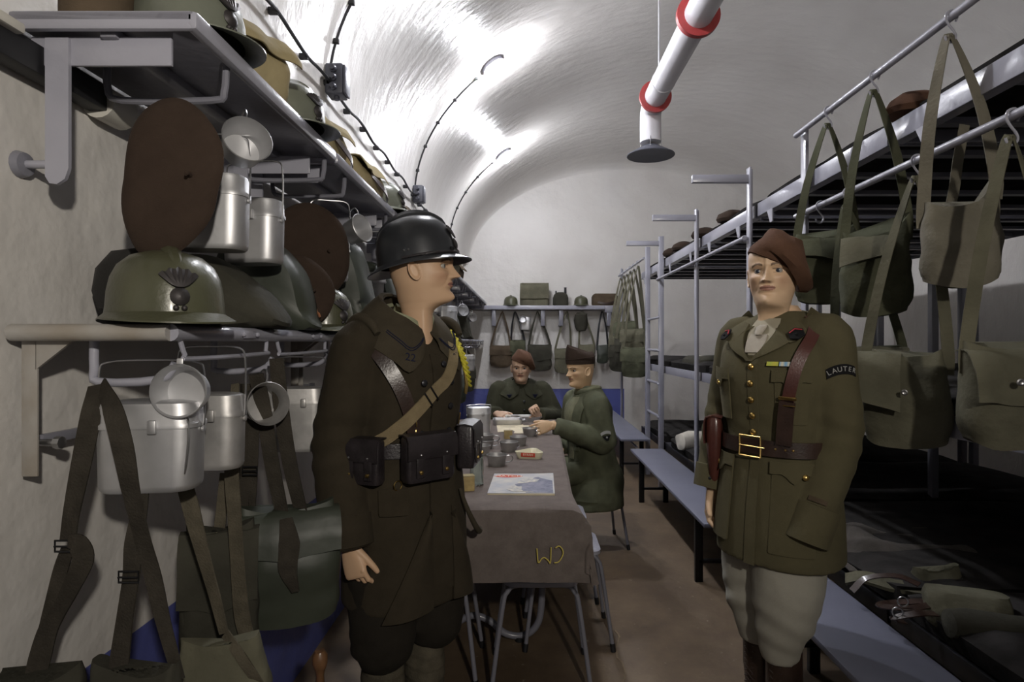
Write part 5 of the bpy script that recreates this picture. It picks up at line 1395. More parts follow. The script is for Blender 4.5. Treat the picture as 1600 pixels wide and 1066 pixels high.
def beret_worn(hm, parent, m, tilt=24, pitch=-6, name='beret', puff=1., seed=1., cz=.160):
    rings = []; n = 64
    for r, h, sx, in [(.94, -.012, 0), (.985, -.010, 0), (1.0, .0, 0), (1.02, .008, 0), (1.16, .020, .006), (1.26, .034, .014), (1.25, .050, .020), (1.14, .067, .020), (.90, .081, .014), (.50, .091, .008), (.05, .094, .006)]:
        ring = []
        for j in range(n):
            a = 2 * PI * j / n; k = r
            lob = (.5 + .5 * math.cos(a - R(22))) ** 1.5           # droops to the wearer's left and back
            k2 = 1 + (k - 1) * (.25 + 1.25 * lob * puff) if k > 1 else k
            x = .0830 * k2 * math.cos(a) + sx * puff; y = .1085 * k2 * math.sin(a)
            z = h - (.055 * lob ** 1.3 * puff if k > 1.05 or h > .03 else 0) * min(1, max(0, k2 - .5) * 1.6) + .004 * math.sin(3 * a + seed) * (1 if h > .02 else 0)
            z -= .010 * math.exp(-((a - R(150)) / .5) ** 2) * (1 if h > .05 else 0)
            ring.append(Vector((x, y, z)))
        rings.append(ring)
    mb = wobble(MB().loft(rings), .0035, 14, seed)
    mb.tf(hm @ Matrix.Translation((0, .003, cz)) @ Matrix.Rotation(R(pitch), 4, 'X') @ Matrix.Rotation(R(tilt), 4, 'Y'))
    return mb.build(name, m, parent)

def sleeve_map(c, axis, out, r):
    ax = Vector(axis).normalized(); o = Vector(out); o = (o - ax * o.dot(ax)).normalized(); sd = o.cross(ax)
    def fn(u, v, off=0.):
        a = u / r; return Vector(c) + ax * v + (o * math.cos(a) + sd * math.sin(a)) * (r + off)
    return fn
# ------------------------------------------------------------------ the soldier in the crested helmet
BODY = [(.80, .15, .10, .11, 0), (.95, .165, .11, .125, 0), (1.08, .145, .10, .10, 0), (1.25, .175, .12, .105, .005), (1.36, .185, .10, .10, .015), (1.42, .16, .075, .09, .02), (1.46, .10, .055, .075, .025), (1.49, .065, .05, .068, .03)]
def straight_legs(sx, knee_y=-.01, sc=1., shift=(0, 0)):
    return [([(s * .085 + shift[0], .0, .92), (s * .09 + shift[0], -.01 + shift[1], .68), (s * .088 + shift[0], knee_y + shift[1], .47), (s * .084 + shift[0], .012 + shift[1], .28), (s * .084 + shift[0], .012 + shift[1], .08)], [.085, .07, .042, .038, .034]) for s in (-1, 1)]
relax = ((22, 30, 18), (32, 42, 22), (38, 46, 24), (42, 46, 24))
ARM = {-1: ((-.168, .01, 1.385), (-.222, .045, 1.10), (-.228, -.02, .805)), 1: ((.155, .02, 1.385), (.172, .085, 1.10), (.175, .06, .82))}
S, SH, ST_ = make_person('person in a dark crested helmet and brown greatcoat standing at the left, seen in profile', (-.385, 1.96, 0), R(50), 1.520, -.058, R(37), R(-3), ARM, straight_legs(1),
    BODY, {-1: dict(fdir=(.08, -.32, -1), tdir=(.35, -1, -.1), curls=((24, 34, 22), (36, 44, 24), (42, 48, 26), (46, 50, 26)), thumb=(.9, .5, .25), sc=.95), 1: dict(fdir=(0, -.1, -1), tdir=(0, -1, 0), curls=relax)}, tone=(.60, .395, .25), head_x=.026)
CO = Torso([(.56, .205, .165, .165, 0), (.66, .203, .165, .165, 0), (.80, .198, .158, .16, 0), (.95, .188, .146, .155, 0), (1.045, .172, .134, .14, 0), (1.10, .175, .138, .14, 0), (1.25, .188, .146, .14, 0),
            (1.33, .190, .138, .135, .005), (1.39, .184, .116, .122, .012), (1.43, .165, .095, .105, .02), (1.46, .115, .075, .088, .025), (1.485, .080, .066, .08, .028)], ex=.80, zmap=lambda z: z + .035 * max(0, min(1, (1.39 - z) / .28)))
cm = CO.mb(72, 60)
for s in (-1, 1):
    a, b, c = ARM[s]; c2 = Vector(c) + Vector((0, 0, -.005 if s < 0 else .02))
    cm.add2(sleeve_mb(Vector(a) + Vector((s * .005, 0, .0)), Vector(b), c2, (.080, .076, .070)))
crs = [(ARM[-1][1], .16, (.2, .3, 1), 90, .004), ((0, -.12, 1.15), .14, (.3, 0, 1), 70, .002), (ARM[1][1], .16, (.2, .3, 1), 90, .004)]
coat = link_mesh('greatcoat', voxel(cm, .0075, 4, 'greatcoat', folds(.0045, 3.3, crease=crs)), M['coat'], S)
# front overlap edge, skirt turn-backs, pocket flaps
CO.patch([(1.36 - .80 * k / 16, -2 - 10 * (k / 20), 16 - 6 * (k / 20)) for k in range(16)], .008, .006).build('front_placket', M['coat'], coat)
tb = MB()
for sg in (-1, 1):
    gg = []
    for k in range(13):
        v = k / 12; z = .86 - .29 * v
        gg.append([CO.pt(sg * (8 + 44 * v * u) + (0 if sg > 0 else 0), z - .02 * u, .012 + .012 * math.sin(PI * u)) for u in [q / 8 for q in range(9)]])
    tb.sheet(gg, .006)
tb.build('skirt_turnback', M['coat'], coat)
CO.patch([(.935, -58, -28), (.93, -58, -28), (.865, -57, -27), (.858, -56, -28)], .010, .006).build('pocket_flap', M['coat'], coat)
gg = []
for k in range(12):
    u = k / 11; gg.append([CO.pt(34 + 14 * math.sin(PI * u * .5) , .90 - .20 * u, .014 + .03 * math.sin(PI * v) * u) for v in [q / 6 for q in range(7)]])
MB().tube([CO.pt(22 + 40 * u ** 1.5, .90 - .17 * math.sin(PI * .5 * u) , .012 + .035 * u) for u in [k / 14 for k in range(15)]], [.006 + .006 * k / 14 for k in range(15)], 10).build('turned_edge', M['coat_light'], coat)
# collar with patches
def collar(T, parent, name, m, tab, phis, cy=.026, off=.012, t=.005, roll=.012, rows=9):
    gg = []
    for v in range(rows + 1):
        q = v / rows; row = []
        for ph in phis:
            ri, zi, zo = clerp(tab, abs(ph)); sg = 1 if ph >= 0 else -1
            a = R(ph); inn = Vector((ri * math.sin(a) * 1.05, cy - ri * 1.0 * math.cos(a), zi)); out = T.pt(ph, zo, off)
            if q < .2: p = inn.lerp(inn + Vector((0, 0, .012)) + (inn - Vector((0, cy, zi))).normalized() * .006, q / .2)
            else:
                s_ = (q - .2) / .8; a0 = inn + Vector((0, 0, .012)) + (inn - Vector((0, cy, zi))).normalized() * .006
                p = a0.lerp(out, s_) + ((out - Vector((0, cy, out.z))).normalized() * roll + Vector((0, 0, roll * .6))) * math.sin(PI * s_)
            row.append(p)
        gg.append(row)
    o = MB().sheet(gg, t).build(name, m, parent); return o, gg
ctab = [(6, .066, 1.432, 1.375), (14, .067, 1.438, 1.33), (26, .070, 1.450, 1.298), (38, .071, 1.462, 1.335), (60, .073, 1.478, 1.385), (100, .077, 1.515, 1.43), (150, .076, 1.545, 1.455), (180, .076, 1.55, 1.458)]
for sg in (-1, 1):
    ph = [sg * (6 + 174 * (k / 30) ** 1.35) for k in range(31)]
    co_, gg = collar(CO, coat, 'collar', M['coat_light'], ctab, ph, cy=-.004)
    # dark patch with the regiment number near the point
    def cp(u, v, off, gg=gg):   # u along, v across, bilinear on the collar grid
        i = v * (len(gg) - 1); j = u * (len(gg[0]) - 1); i0 = min(int(i), len(gg) - 2); j0 = min(int(j), len(gg[0]) - 2); fi, fj = i - i0, j - j0
        p = (gg[i0][j0] * (1 - fj) + gg[i0][j0 + 1] * fj) * (1 - fi) + (gg[i0 + 1][j0] * (1 - fj) + gg[i0 + 1][j0 + 1] * fj) * fi
        nn = (gg[i0 + 1][j0] - gg[i0][j0]).cross(gg[i0][j0 + 1] - gg[i0][j0]).normalized()
        if nn.dot(Vector((0, -1, .3))) < 0: nn = -nn
        return p + nn * off
    fr = []
    for a, b in zip([(.10, .62), (.10, .62), (.30, .66), (.44, .70)], [(.10, .62), (.30, .66), (.44, .70), (.48, .74)]): pass
    for rr in ((.60, .66), (.63, .69)):
        pass
    for k in (0, .035):
        MB().tube([cp(u, .62 + k + .05 * math.sin(PI * (u - .04) / .34), .006) for u in [.04 + .34 * i / 12 for i in range(13)]], .0016, 6).build('patch_piping', M['navy_patch'], co_)
    tm = text_mb('22', .034, .0004)
    c0 = cp(.20, .80, .0); du = (cp(.28, .80, 0) - cp(.12, .80, 0)); du = du if du.x > 0 else -du; du = du.normalized()
    dv = (cp(.20, .70, 0) - cp(.20, .90, 0)).normalized(); nn = du.cross(dv).normalized(); dv = nn.cross(du)
    mt = Matrix((du, dv, nn)).transposed().to_4x4(); mt.translation = c0 + nn * .006
    tm.tf(mt); tm.build('regiment_number', M['navy_patch'], co_)
# green shirt collar in the opening
collar(Torso([(a, b * .75, c * .72, d * .8, e) for a, b, c, d, e in CO.t], ex=.85), S, 'shirt', M['shirt_green'], [(4, .058, 1.448, 1.385), (30, .062, 1.468, 1.37), (90, .068, 1.495, 1.43), (180, .070, 1.52, 1.46)], [-175 + 350 * k / 50 for k in range(51)], cy=-.012, off=.01, roll=.006)
# shoulder rolls and straps
for sg in (-1, 1):
    MB().tube([(sg * .166, -.072, 1.425), (sg * .170, -.045, 1.456), (sg * .172, .01, 1.474), (sg * .170, .06, 1.452), (sg * .166, .085, 1.425)], [.010, .015, .017, .015, .010], 12, smooth=4).build('shoulder_roll', M['coat_light'], coat)
for z, r in ((1.262, .0105), (1.175, .0105), (1.09, .0105)):
    CO.button(10, z, r, .014).build('button', M['button'], coat)
    CO.button(-14 if z < 1.2 else -12, z - .0, r, .012).build('button', M['button'], coat)
CO.button(4, 1.325, .010, .016).build('button', M['button'], coat)
# belt, pouches, braces
MB().loft([[CO.pt(360 * j / 72, z, o) for j in range(72)] for z, o in ((1.022, .006), (1.022, .013), (1.066, .013), (1.066, .006))], cap=False).build('belt', M['leather_black'], S)
belt = S.children[-1]
def pouch_on(T, th, z, w, h, d, parent):
    c = T.pt(th, z, .012); n = T.nrm(th, z); n.z = 0; n.normalize(); sx = Vector((0, 0, 1)).cross(n); mt = Matrix((sx, -n, Vector((0, 0, 1)))).transposed().to_4x4(); mt.translation = c
    b = MB().loft(rbox_rings(w, d, [(-h / 2, .93), (-h / 2 + .01, 1), (h / 2 - .01, .99), (h / 2, .93)], .012)).tf(mt @ Matrix.Translation((0, -d / 2, 0))); po = b.build('cartridge_pouch', M['leather_black'], parent)
    gg = [[(w * .52 * (2 * u - 1), y, z2) for u in [k / 8 for k in range(9)]] for y, z2 in ((-.002, h / 2 + .004), (-d * .5, h / 2 + .006), (-d * .95, h / 2 + .001), (-d - .006, h / 2 - .014), (-d - .008, h * .05), (-d - .006, h * .0))]
    MB().sheet(gg, .004).tf(mt).build('pouch_flap', M['leather_black'], po)
    for sg in (-1, 1):
        MB().box((sg * w * .27, -d - .005, -h * .18), (.026, .006, h * .42), bev=.002).tf(mt).build('closing_tab', M['leather_black'], po)
        MB().lathe([(.006, 0), (.0055, .004), (.001, .006)], 12, c=(sg * w * .27, -d - .008, -h * .27), axis=(0, -1, 0)).tf(mt).build('stud', M['brass'], po)
        MB().ball((sg * w * .27, -d - .0085, h * .10), .0035, 8).tf(mt).build('rivet', M['steel'], po)
    return po
pouch_on(CO, -12, 1.025, .165, .135, .05, S); pouch_on(CO, 40, 1.035, .15, .135, .055, S); pouch_on(CO, -72, 1.02, .12, .13, .045, S)
MB().tube([CO.pt(-38, 1.0, .016) + Vector((.014 * math.cos(a), 0, .014 * math.sin(a) - .055)) for a in [2 * PI * k / 20 for k in range(20)]], .0018, 6, closed=True).build('ring', M['brass'], belt)
MB().tube([CO.pt(-20, 1.115 + .018 * math.sin(a) , .014 + .004 * math.cos(a)) for a in [2 * PI * k / 14 for k in range(11)]] , .0018, 6).build('hook', M['brass'], belt)
MB().tube([CO.pt(22, 1.10, .018), CO.pt(22, 1.135, .022), CO.pt(24, 1.145, .018)], .0025, 6, smooth=3).build('hook', M['brass'], belt)
CO.strip([(-20, 1.06), (-26, 1.16), (-38, 1.27), (-52, 1.355), (-68, 1.415)], .042, .010, .005).build('leather_brace', M['leather_dark'], S)
sp = CO.strip([(24, 1.395), (14, 1.33), (4, 1.27), (-10, 1.205), (-28, 1.14), (-46, 1.095), (-62, 1.07)], .040, .017, .005).build('bag_strap', M['webbing_tan'], S, label='tan webbing shoulder strap')
for k in ((-5, 1.226), (-10, 1.206)):
    c = CO.pt(k[0], k[1], .024); n = CO.nrm(*k); d = (CO.pt(-10, 1.205, .02) - CO.pt(4, 1.27, .02)).normalized(); sd = d.cross(n).normalized()
    MB().bar(c - sd * .026, c + sd * .026, .005, .004, up=n).build('slide_buckle', M['black_metal'], sp)
# yellow-green braided lanyard round his left shoulder
rope = []
base = [(34, 1.43, .016), (28, 1.40, .022), (25, 1.36, .026), (26, 1.32, .026)]
pp = catmull([CO.pt(a, z, o) for a, z, o in [(60, 1.45, .012), (46, 1.435, .018), (36, 1.40, .022), (30, 1.36, .026), (30, 1.32, .026), (34, 1.28, .024), (44, 1.24, .022)]], [0] * 7, 6)[0]
lan = MB()
for ph in range(3):
    lan.tube([p + Vector((.009 * math.cos(i * .8 + ph * 2.1), .006 * math.sin(i * .8 + ph * 2.1), .006 * math.sin(i * .8 + ph * 2.1))) for i, p in enumerate(pp)], .0048, 8)
lan = lan.build('lanyard', M['yellow_cord'], S, label='yellow-green braided lanyard')
for a, z in ((29, 1.25), (33, 1.245)):
    MB().tube([CO.pt(a, z + .05, .022), CO.pt(a, z, .024), CO.pt(a, z - .035, .022)], [.0025, .004, .003], 8).build('lanyard_tip', M['brass'], lan)
# cuffs
for sg in (-1, 1):
    a, b, c = ARM[sg]; b, c = Vector(b), Vector(c); d = (c - b).normalized()
    cf = MB().tube([b.lerp(c, .70), b.lerp(c, .99)], [.079, .077], 28).build('cuff', M['coat'], coat)
    MB().ball(b.lerp(c, .93) + Vector((-.078 if sg < 0 else .078, -.005, 0)), .007, 10).build('cuff_button', M['button'], cf)
# trousers, puttees, boots
tr = MB()
for sg in (-1, 1):
    tr.tube([(sg * .08, 0, .93), (sg * .095, -.005, .75), (sg * .10, -.012, .58), (sg * .098, -.014, .47), (sg * .088, -.002, .41)], [.11, .112, .105, .098, .064], 24, smooth=5)
link_mesh('trousers', voxel(tr, .009, 4, 'trousers', folds(.007, 8.8, crease=[((.1, 0, .48), .12, (0, .3, 1), 110, .006), ((-.1, 0, .48), .12, (0, .3, 1), 110, .006)])), M['trouser'], S)
for sg in (-1, 1):
    pz_ = MB(); rr = []
    for i in range(60):
        z = .42 - .34 * i / 59; r = .056 + .008 * math.sin(PI * min(1, (.44 - z) / .22)) - .012 * max(0, (.2 - z) / .15)
        rr.append([Vector((sg * .084 + r * math.cos(q), .012 + r * 1.1 * math.sin(q), z + .012 * math.sin(q))) * 1. + Vector((0, 0, 0)) for q in [2 * PI * k / 28 for k in range(28)]])
    rr = [[Vector((sg * .084 + (v.x - sg * .084) * (1 + .05 * ((i % 7) / 7)), .012 + (v.y - .012) * (1 + .05 * ((i % 7) / 7)), v.z)) for v in ring] for i, ring in enumerate(rr)]
    pz_.loft(rr).build('puttee', M['webbing'], S)
def boot(sx, y, z_top, m, parent, rz=0., lace=False, r=.056):
    b = MB().tube([(0, .01, z_top), (0, .012, z_top * .7), (0, .018, .14), (0, .015, .06)], [r, r * 1.03, r * .80, r * .85], 24, smooth=4)
    b2 = MB(); rr = []
    for yy, hw, hh in [(.075, .025, .05), (.06, .036, .075), (.02, .04, .095), (-.05, .042, .08), (-.11, .047, .058), (-.16, .044, .046), (-.19, .028, .034), (-.198, .008, .02)]:
        rr.append([Vector((hw * math.copysign(abs(math.cos(q)) ** .7, math.cos(q)), yy, max(0.004, hh / 2 + hh / 2 * math.copysign(abs(math.sin(q)) ** .8, math.sin(q))))) for q in [2 * PI * k / 20 for k in range(20)]])
    b.add2(b2.loft(rr)); b.tf(Matrix.Translation((sx, y, 0)) @ Matrix.Rotation(rz, 4, 'Z'))
    o = b.build('boot', m, parent)
    sl = MB().prism([(-.036, .075), (.036, .075), (.045, -.10), (.042, -.16), (.02, -.20), (-.02, -.20), (-.042, -.16), (-.045, -.10)], .014, (0, 0, .007), (1, 0, 0), (0, 1, 0)); sl.tf(Matrix.Translation((sx, y, 0)) @ Matrix.Rotation(rz, 4, 'Z')); sl.build('sole', M['sole'], o)
    if lace:
        lc = MB()
        for i in range(14):
            z = .14 + (z_top - .17) * i / 13
            for q in (-1, 1):
                lc.tube([(q * .016, -r * .97 + .012 if z > .16 else -r * .9, z), (-q * .016, -r * .99 + .012, z + (z_top - .17) / 13)], .0022, 6)
                lc.ball((q * .018, -r * .96 + .012, z), .0035, 8)
        lc.tf(Matrix.Translation((sx, y, 0)) @ Matrix.Rotation(rz, 4, 'Z')); lc.build('laces', M['leather_dark'], o)
    return o
for sg in (-1, 1): boot(sg * .085, 0, .16, M['sole'], S, rz=sg * .12)
# crested helmet
hp = bpy.data.objects.new('tmp', None); C.objects.link(hp)
helmet_parts(hp, M['helmet_dark'], 1.0, badge=True, side=.003, rear=.034, ch=.019)
kids = {k.name.split('.')[0]: k for k in hp.children}
sh = kids['shell']; hmx = SH @ Matrix.Translation((0, .012, .112)) @ Matrix.Rotation(R(-8), 4, 'X') @ Matrix.Diagonal((.98, .985, 1.14, 1))
for k in kids.values():
    k.data.transform(hmx); k.parent = S if k is sh else sh
sh.name = 'helmet'; bpy.data.objects.remove(hp)
mb = MB().tube([hmx @ Vector((.106 * 1.02 * math.sin(a), -.132 * 1.02 * math.cos(a), .026)) for a in [R(-100 + 200 * k / 40) for k in range(41)]], .0045, 8); mb.build('visor_band', M['leather_black'], sh)
for sg in (-1, 1): MB().box(hmx @ Vector((sg * .045, -.125, .034)), (.012, .010, .012), bev=.002).build('band_clip', M['black_metal'], sh)
for q in (0., .014): MB().ball(hmx @ Vector((-.104, q, .045)), .004, 8).build('rivet', M['steel'], sh)

# ------------------------------------------------------------------ the officer in the beret
OARM = {-1: ((-.160, .01, 1.415), (-.218, -.005, 1.11), (-.222, -.06, .875)), 1: ((.162, .01, 1.415), (.190, .03, 1.11), (.150, -.085, .79))}
ob = [(a + .03 * max(0, (a - .95) / .5), b * .93, c, d, e) for a, b, c, d, e in BODY]
O, OH, _ = make_person('person in a brown beret and belted olive officer tunic standing at the right', (.838, 2.02, 0), R(-57), 1.513, -.030, R(24), R(0), {-1: OARM[-1], 1: (OARM[1][0], OARM[1][1], (.153, -.075, .855))},
    [([(s * .07, 0, .92), (x_, y_ * .6, .70), (x_, y_, .50), (x_, y_ + .008, .30), (x_, y_ + .01, .08)], [.08, .07, .042, .038, .034]) for s, x_, y_ in ((-1, -.085, .01), (1, .045, -.045))], ob,
    {-1: dict(fdir=(.15, -.25, -1), tdir=(.2, -1, 0), curls=((20, 30, 18), (34, 42, 22), (40, 46, 24), (44, 46, 24))), 1: dict(fdir=(-.05, -.12, -1), tdir=(-.3, -1, 0), curls=((34, 44, 25), (38, 48, 25), (42, 50, 25), (44, 50, 25)), thumb=(.97, .05, .25), sc=.95)}, tone=(.66, .46, .30), thin=.002)
OT = Torso([(.69, .205, .165, .175, 0), (.80, .200, .158, .172, 0), (.92, .188, .145, .16, 0), (1.0, .172, .132, .142, 0), (1.05, .166, .128, .135, 0), (1.12, .172, .134, .135, 0), (1.25, .190, .148, .135, 0),
            (1.33, .194, .138, .130, .005), (1.385, .186, .112, .118, .012), (1.425, .150, .088, .100, .02), (1.455, .102, .070, .084, .025), (1.475, .074, .060, .076, .028)], ex=.80, zmap=lambda z: .70 + (z - .69) * 1.040 - .014 * max(0, (z - 1.3) / .17))
cm = OT.mb(72, 60)
for s in (-1, 1):
    a, b, c = OARM[s]; cm.add2(sleeve_mb(a, b, Vector(c) + Vector((0, 0, .005)), (.074, .068, .062)))
tunic = link_mesh('tunic', voxel(cm, .0068, 4, 'tunic', folds(.0035, 5.5, crease=[(OARM[-1][1], .14, (.2, .3, 1), 100, .003), (OARM[1][1], .15, (.2, .3, 1), 90, .003), ((0, -.12, 1.10), .12, (.4, 0, 1), 80, .0022)])), M['tunic'], O)
# shirt, tie, collar and lapels
OT.patch([(1.45 - .125 * k / 10, -17 + 1.5 * k, 17 - 1.5 * k) for k in range(11)], .004, .004).build('shirt_front', M['shirt'], O)
collar(Torso([(a, b * .78, c * .80, d * .85, e) for a, b, c, d, e in OT.t], ex=.85), O, 'shirt_collar', M['shirt'], [(3, .060, 1.432, 1.395), (25, .062, 1.445, 1.39), (90, .068, 1.465, 1.43), (180, .068, 1.485, 1.455)], [-176 + 352 * k / 50 for k in range(51)], off=.012, roll=.006)
kn = MB().loft([[OT.pt(0, z, o) + Vector((w * math.cos(q), -.010 * math.sin(q), 0)) for q in [2 * PI * k / 14 for k in range(14)]] for z, w, o in [(1.428, .012, .012), (1.420, .019, .016), (1.400, .014, .014), (1.394, .013, .012)]]).build('tie', M['tie'], O)
OT.patch([(1.396, -6, 6), (1.37, -6.5, 6.5), (1.335, -4.5, 4.5)], .010, .005).build('tie_blade', M['tie'], kn)
for sg in (-1, 1):
    # lapel
    rows = []
    for k in range(13):
        v = k / 12; z = 1.43 - .125 * v; inner = 17 * (1 - v) ** .9 - 1.0; w_ = 27 * math.sin(PI * min(1, .40 + .62 * v) ) ** 1.0 if v > .0 else 20
        rows.append((z, sg * inner, z + .012 * (1 - v), sg * (inner + max(2, w_))))
    OT.patch(rows, .012, .005).build('lapel', M['tunic'], tunic)
    ph = [sg * (16 + 164 * (k / 26)) for k in range(27)]
    oc, gg = collar(OT, tunic, 'collar', M['tunic'], [(16, .072, 1.442, 1.385), (30, .073, 1.45, 1.368), (46, .074, 1.458, 1.395), (90, .076, 1.478, 1.435), (180, .074, 1.50, 1.45)], ph, roll=.010)
    i0 = 5
    q = [gg[5][1], gg[5][4], gg[9][5], gg[9][2], gg[8][1]]
    ctr = sum(q, Vector((0, 0, 0))) / 5; nn = (q[1] - q[0]).cross(q[2] - q[0]).normalized(); nn = nn if nn.dot(Vector((0, -1, 0))) > 0 else -nn
    tp = OT.pt(sg * 34, 1.395, .030); ux = (OT.pt(sg * 42, 1.402, .030) - OT.pt(sg * 26, 1.388, .030)).normalized(); ux = ux if ux.x > 0 else -ux
    nz_ = OT.nrm(sg * 34, 1.395); uy = nz_.cross(ux).normalized(); 
    pt_ = MB().prism([(-.022, -.012), (0, -.022), (.022, -.012), (.022, .014), (0, .026), (-.022, .014)], .004, tp + nz_ * .0, ux, uy).build('collar_patch', M['black_patch'], oc, label='black collar patch with red chevron')
    for dz_ in (0, ):
        MB().tube([tp + ux * -.019 + uy * .008 + nz_ * .004, tp + uy * .019 + nz_ * .004, tp + ux * .019 + uy * .008 + nz_ * .004], .002, 6).build('chevron', M['red_thread'], pt_)
    MB().ball(tp - uy * .004 + nz_ * .003, .005, 8).build('collar_pin', M['black_metal'], pt_)
    # shoulder strap
    ep = MB().bar(OT.pt(sg * 90, 1.395, .014) + Vector((sg * .0, -.005, .004)), OT.pt(sg * 82, 1.462, .012) + Vector((0, -.01, .004)), .045, .006, up=(0, 1, .2)).build('shoulder_strap', M['tunic'], tunic)
    MB().lathe([(.008, 0), (.007, .004), (.001, .006)], 14, c=OT.pt(sg * 84, 1.452, .020) + Vector((0, -.014, .004)), axis=(sg * .4, -.3, 1)).build('button', M['brass'], ep)
    # breast pocket
    OT.patch([(1.275, sg * 20, sg * 56), (1.27, sg * 20, sg * 56), (1.125, sg * 22, sg * 57), (1.12, sg * 22, sg * 56)], .006, .004).build('breast_pocket', M['tunic'], tunic)
    gg = []
    for k in range(7):
        v = k / 6; gg.append([OT.pt(sg * (18 + 40 * u), 1.282 - v * (.030 + .022 * math.cos((u - .5) * PI * 2) ** 2 * (1 if abs(u - .5) < .25 else .3) + .012 * (1 - abs(u - .5) * 2)), .011) for u in [q / 12 for q in range(13)]])
    fo = MB().sheet(gg, .0045).build('pocket_flap', M['tunic'], tunic)
    OT.button(sg * 38, 1.234, .0095, .014, .006).build('button', M['brass'], fo)
    # hip pocket
    OT.patch([(1.0, sg * 18, sg * 62), (.995, sg * 18, sg * 62), (.745, sg * 16, sg * 60), (.74, sg * 17, sg * 59)], .007, .005).build('hip_pocket', M['tunic'], tunic)
    gg = []
    for k in range(7):
        v = k / 6; gg.append([OT.pt(sg * (16 + 48 * u), .010 + .998 - v * (.030 + .020 * math.cos((u - .5) * PI * 2) ** 2 * (1 if abs(u - .5) < .25 else .3) + .010 * (1 - abs(u - .5) * 2)), .013) for u in [q / 12 for q in range(13)]])
    fo = MB().sheet(gg, .0045).build('pocket_flap', M['tunic'], tunic)
    OT.button(sg * 52, .970, .0095, .016, .006).build('button', M['brass'], fo)
OT.patch([(1.295 - .605 * k / 20, -1, 5) for k in range(21)], .005, .004).build('front_edge', M['tunic'], tunic)
for z in (1.288, 1.237, 1.187, 1.138, 1.088): OT.button(1, z, .0105, .009, .007).build('button', M['brass'], tunic)
for k, (a0, a1, mm) in enumerate([(13, 23, 'ribbon_a'), (24, 34, 'ribbon_b')]):
    OT.patch([(1.306, a0, a1), (1.293, a0, a1)], .012, .003).build('medal_ribbon', M[mm], tunic, label=['yellow and green medal ribbon', 'blue and white medal ribbon'][k])
bl = MB().loft([[OT.pt(360 * j / 80, z, o) for j in range(80)] for z, o in ((1.022, .010), (1.022, .017), (1.068, .017), (1.068, .010))], cap=False).build('belt', M['leather_dark'], O)
bk = MB()
for zz in (1.014, 1.076): bk.tube([OT.pt(a, zz, .021) for a in (-8, -4, 0, 4, 8)], .0028, 6)
for aa in (-8, 8): bk.tube([OT.pt(aa, z, .021) for z in (1.014, 1.045, 1.076)], .0028, 6)
bk.tube([OT.pt(a, 1.045, .023) for a in (-8, 0, 12)], .0022, 6); bk.build('buckle', M['brass'], bl)
for a in (22, 32, 40): OT.button(a, 1.045, .004, .018, .003).build('stud', M['brass'], bl)
cs = OT.strip([(30, 1.06), (32, 1.14), (36, 1.23), (42, 1.32), (52, 1.395), (70, 1.452)], .036, .019, .005).build('cross_strap', M['leather_brown'], O, label='glossy oxblood cross strap')
OT.strip([(30, 1.06), (31, 1.10), (32, 1.15), (33.5, 1.19)], .046, .026, .005).build('strap_sleeve', M['leather_dark'], cs)
c = OT.pt(33, 1.20, .030); n_ = OT.nrm(33, 1.20)
MB().bar(c + Vector((-.028, 0, 0)), c + Vector((.03, -.0, .0)), .010, .007, up=n_).bar(c + Vector((-.026, 0, -.022)), c + Vector((.028, 0, -.022)), .004, .004, up=n_).build('strap_buckle', M['brass'], cs)
# holster on his right hip
hc = OT.pt(-62, 1.02, .022); hn = OT.nrm(-62, 1.02); hn.z = 0; hn.normalize(); hx = Vector((0, 0, 1)).cross(hn); mt = Matrix((hx, -hn, Vector((0, 0, 1)))).transposed().to_4x4(); mt.translation = hc
ho = MB().loft(rbox_rings(.085, .05, [(-.13, .5), (-.10, .75), (-.02, .98), (.04, 1.03), (.085, 1.02), (.098, .9)], .02)).tf(mt @ Matrix.Translation((0, -.02, 0))).build('holster', M['leather_brown'], O)
MB().sheet([[(.046 * (2 * u - 1), y, z) for u in [k / 8 for k in range(9)]] for y, z in ((.01, .10), (-.02, .106), (-.046, .098), (-.052, .08), (-.053, .02), (-.05, .005))], .004).tf(mt).build('holster_flap', M['leather_brown'], ho)
# left sleeve: title arc and rank bar
a, b, c = [Vector(v) for v in OARM[1]]; axd = (a - b).normalized(); ce = a.lerp(b, .34); out = Vector((.85, -.62, 0))
f = sleeve_map(ce, axd, out, .074)
gg = []
for k in range(5):
    v = (k / 4 - .5) * .030; gg.append([f(u * .043, v + .012 * (1 - u * u) - .006, .004) for u in [q / 10 - 1 for q in range(21)]])
pa = MB().sheet(gg, .003).build('shoulder_title', M['black_patch'], tunic, label='black arc title with grey letters')
lt = MB()
for i, chh in enumerate('LAUTER'):
    tm = text_mb(chh, .021, .0003); u = (i - 2.5) / 3.0; p = f(u * .043, .012 * (1 - u * u) - .006, .0052); p2 = f(u * .043 + .002, .012 * (1 - (u + .047) ** 2) - .006, .0052); p3 = f(u * .043, .012 * (1 - u * u), .0052)
    # letters read left to right as seen from outside
    x_ = (p2 - p).normalized(); y_ = (p3 - p).normalized(); z_ = x_.cross(y_).normalized()
    flip = z_.dot((p - ce).normalized()) < 0
    if flip:
        u = -u; p = f(u * .043, .012 * (1 - u * u) - .006, .0052); p2 = f(u * .043 - .002, .012 * (1 - (u - .047) ** 2) - .006, .0052); p3 = f(u * .043, .012 * (1 - u * u), .0052); x_ = (p2 - p).normalized(); y_ = (p3 - p).normalized(); z_ = x_.cross(y_).normalized()
    y_ = z_.cross(x_); mt = Matrix((x_, y_, z_)).transposed().to_4x4(); mt.translation = p; tm.tf(mt); lt.add2(tm)
lt.build('title_letters', M['grey_thread'], pa)
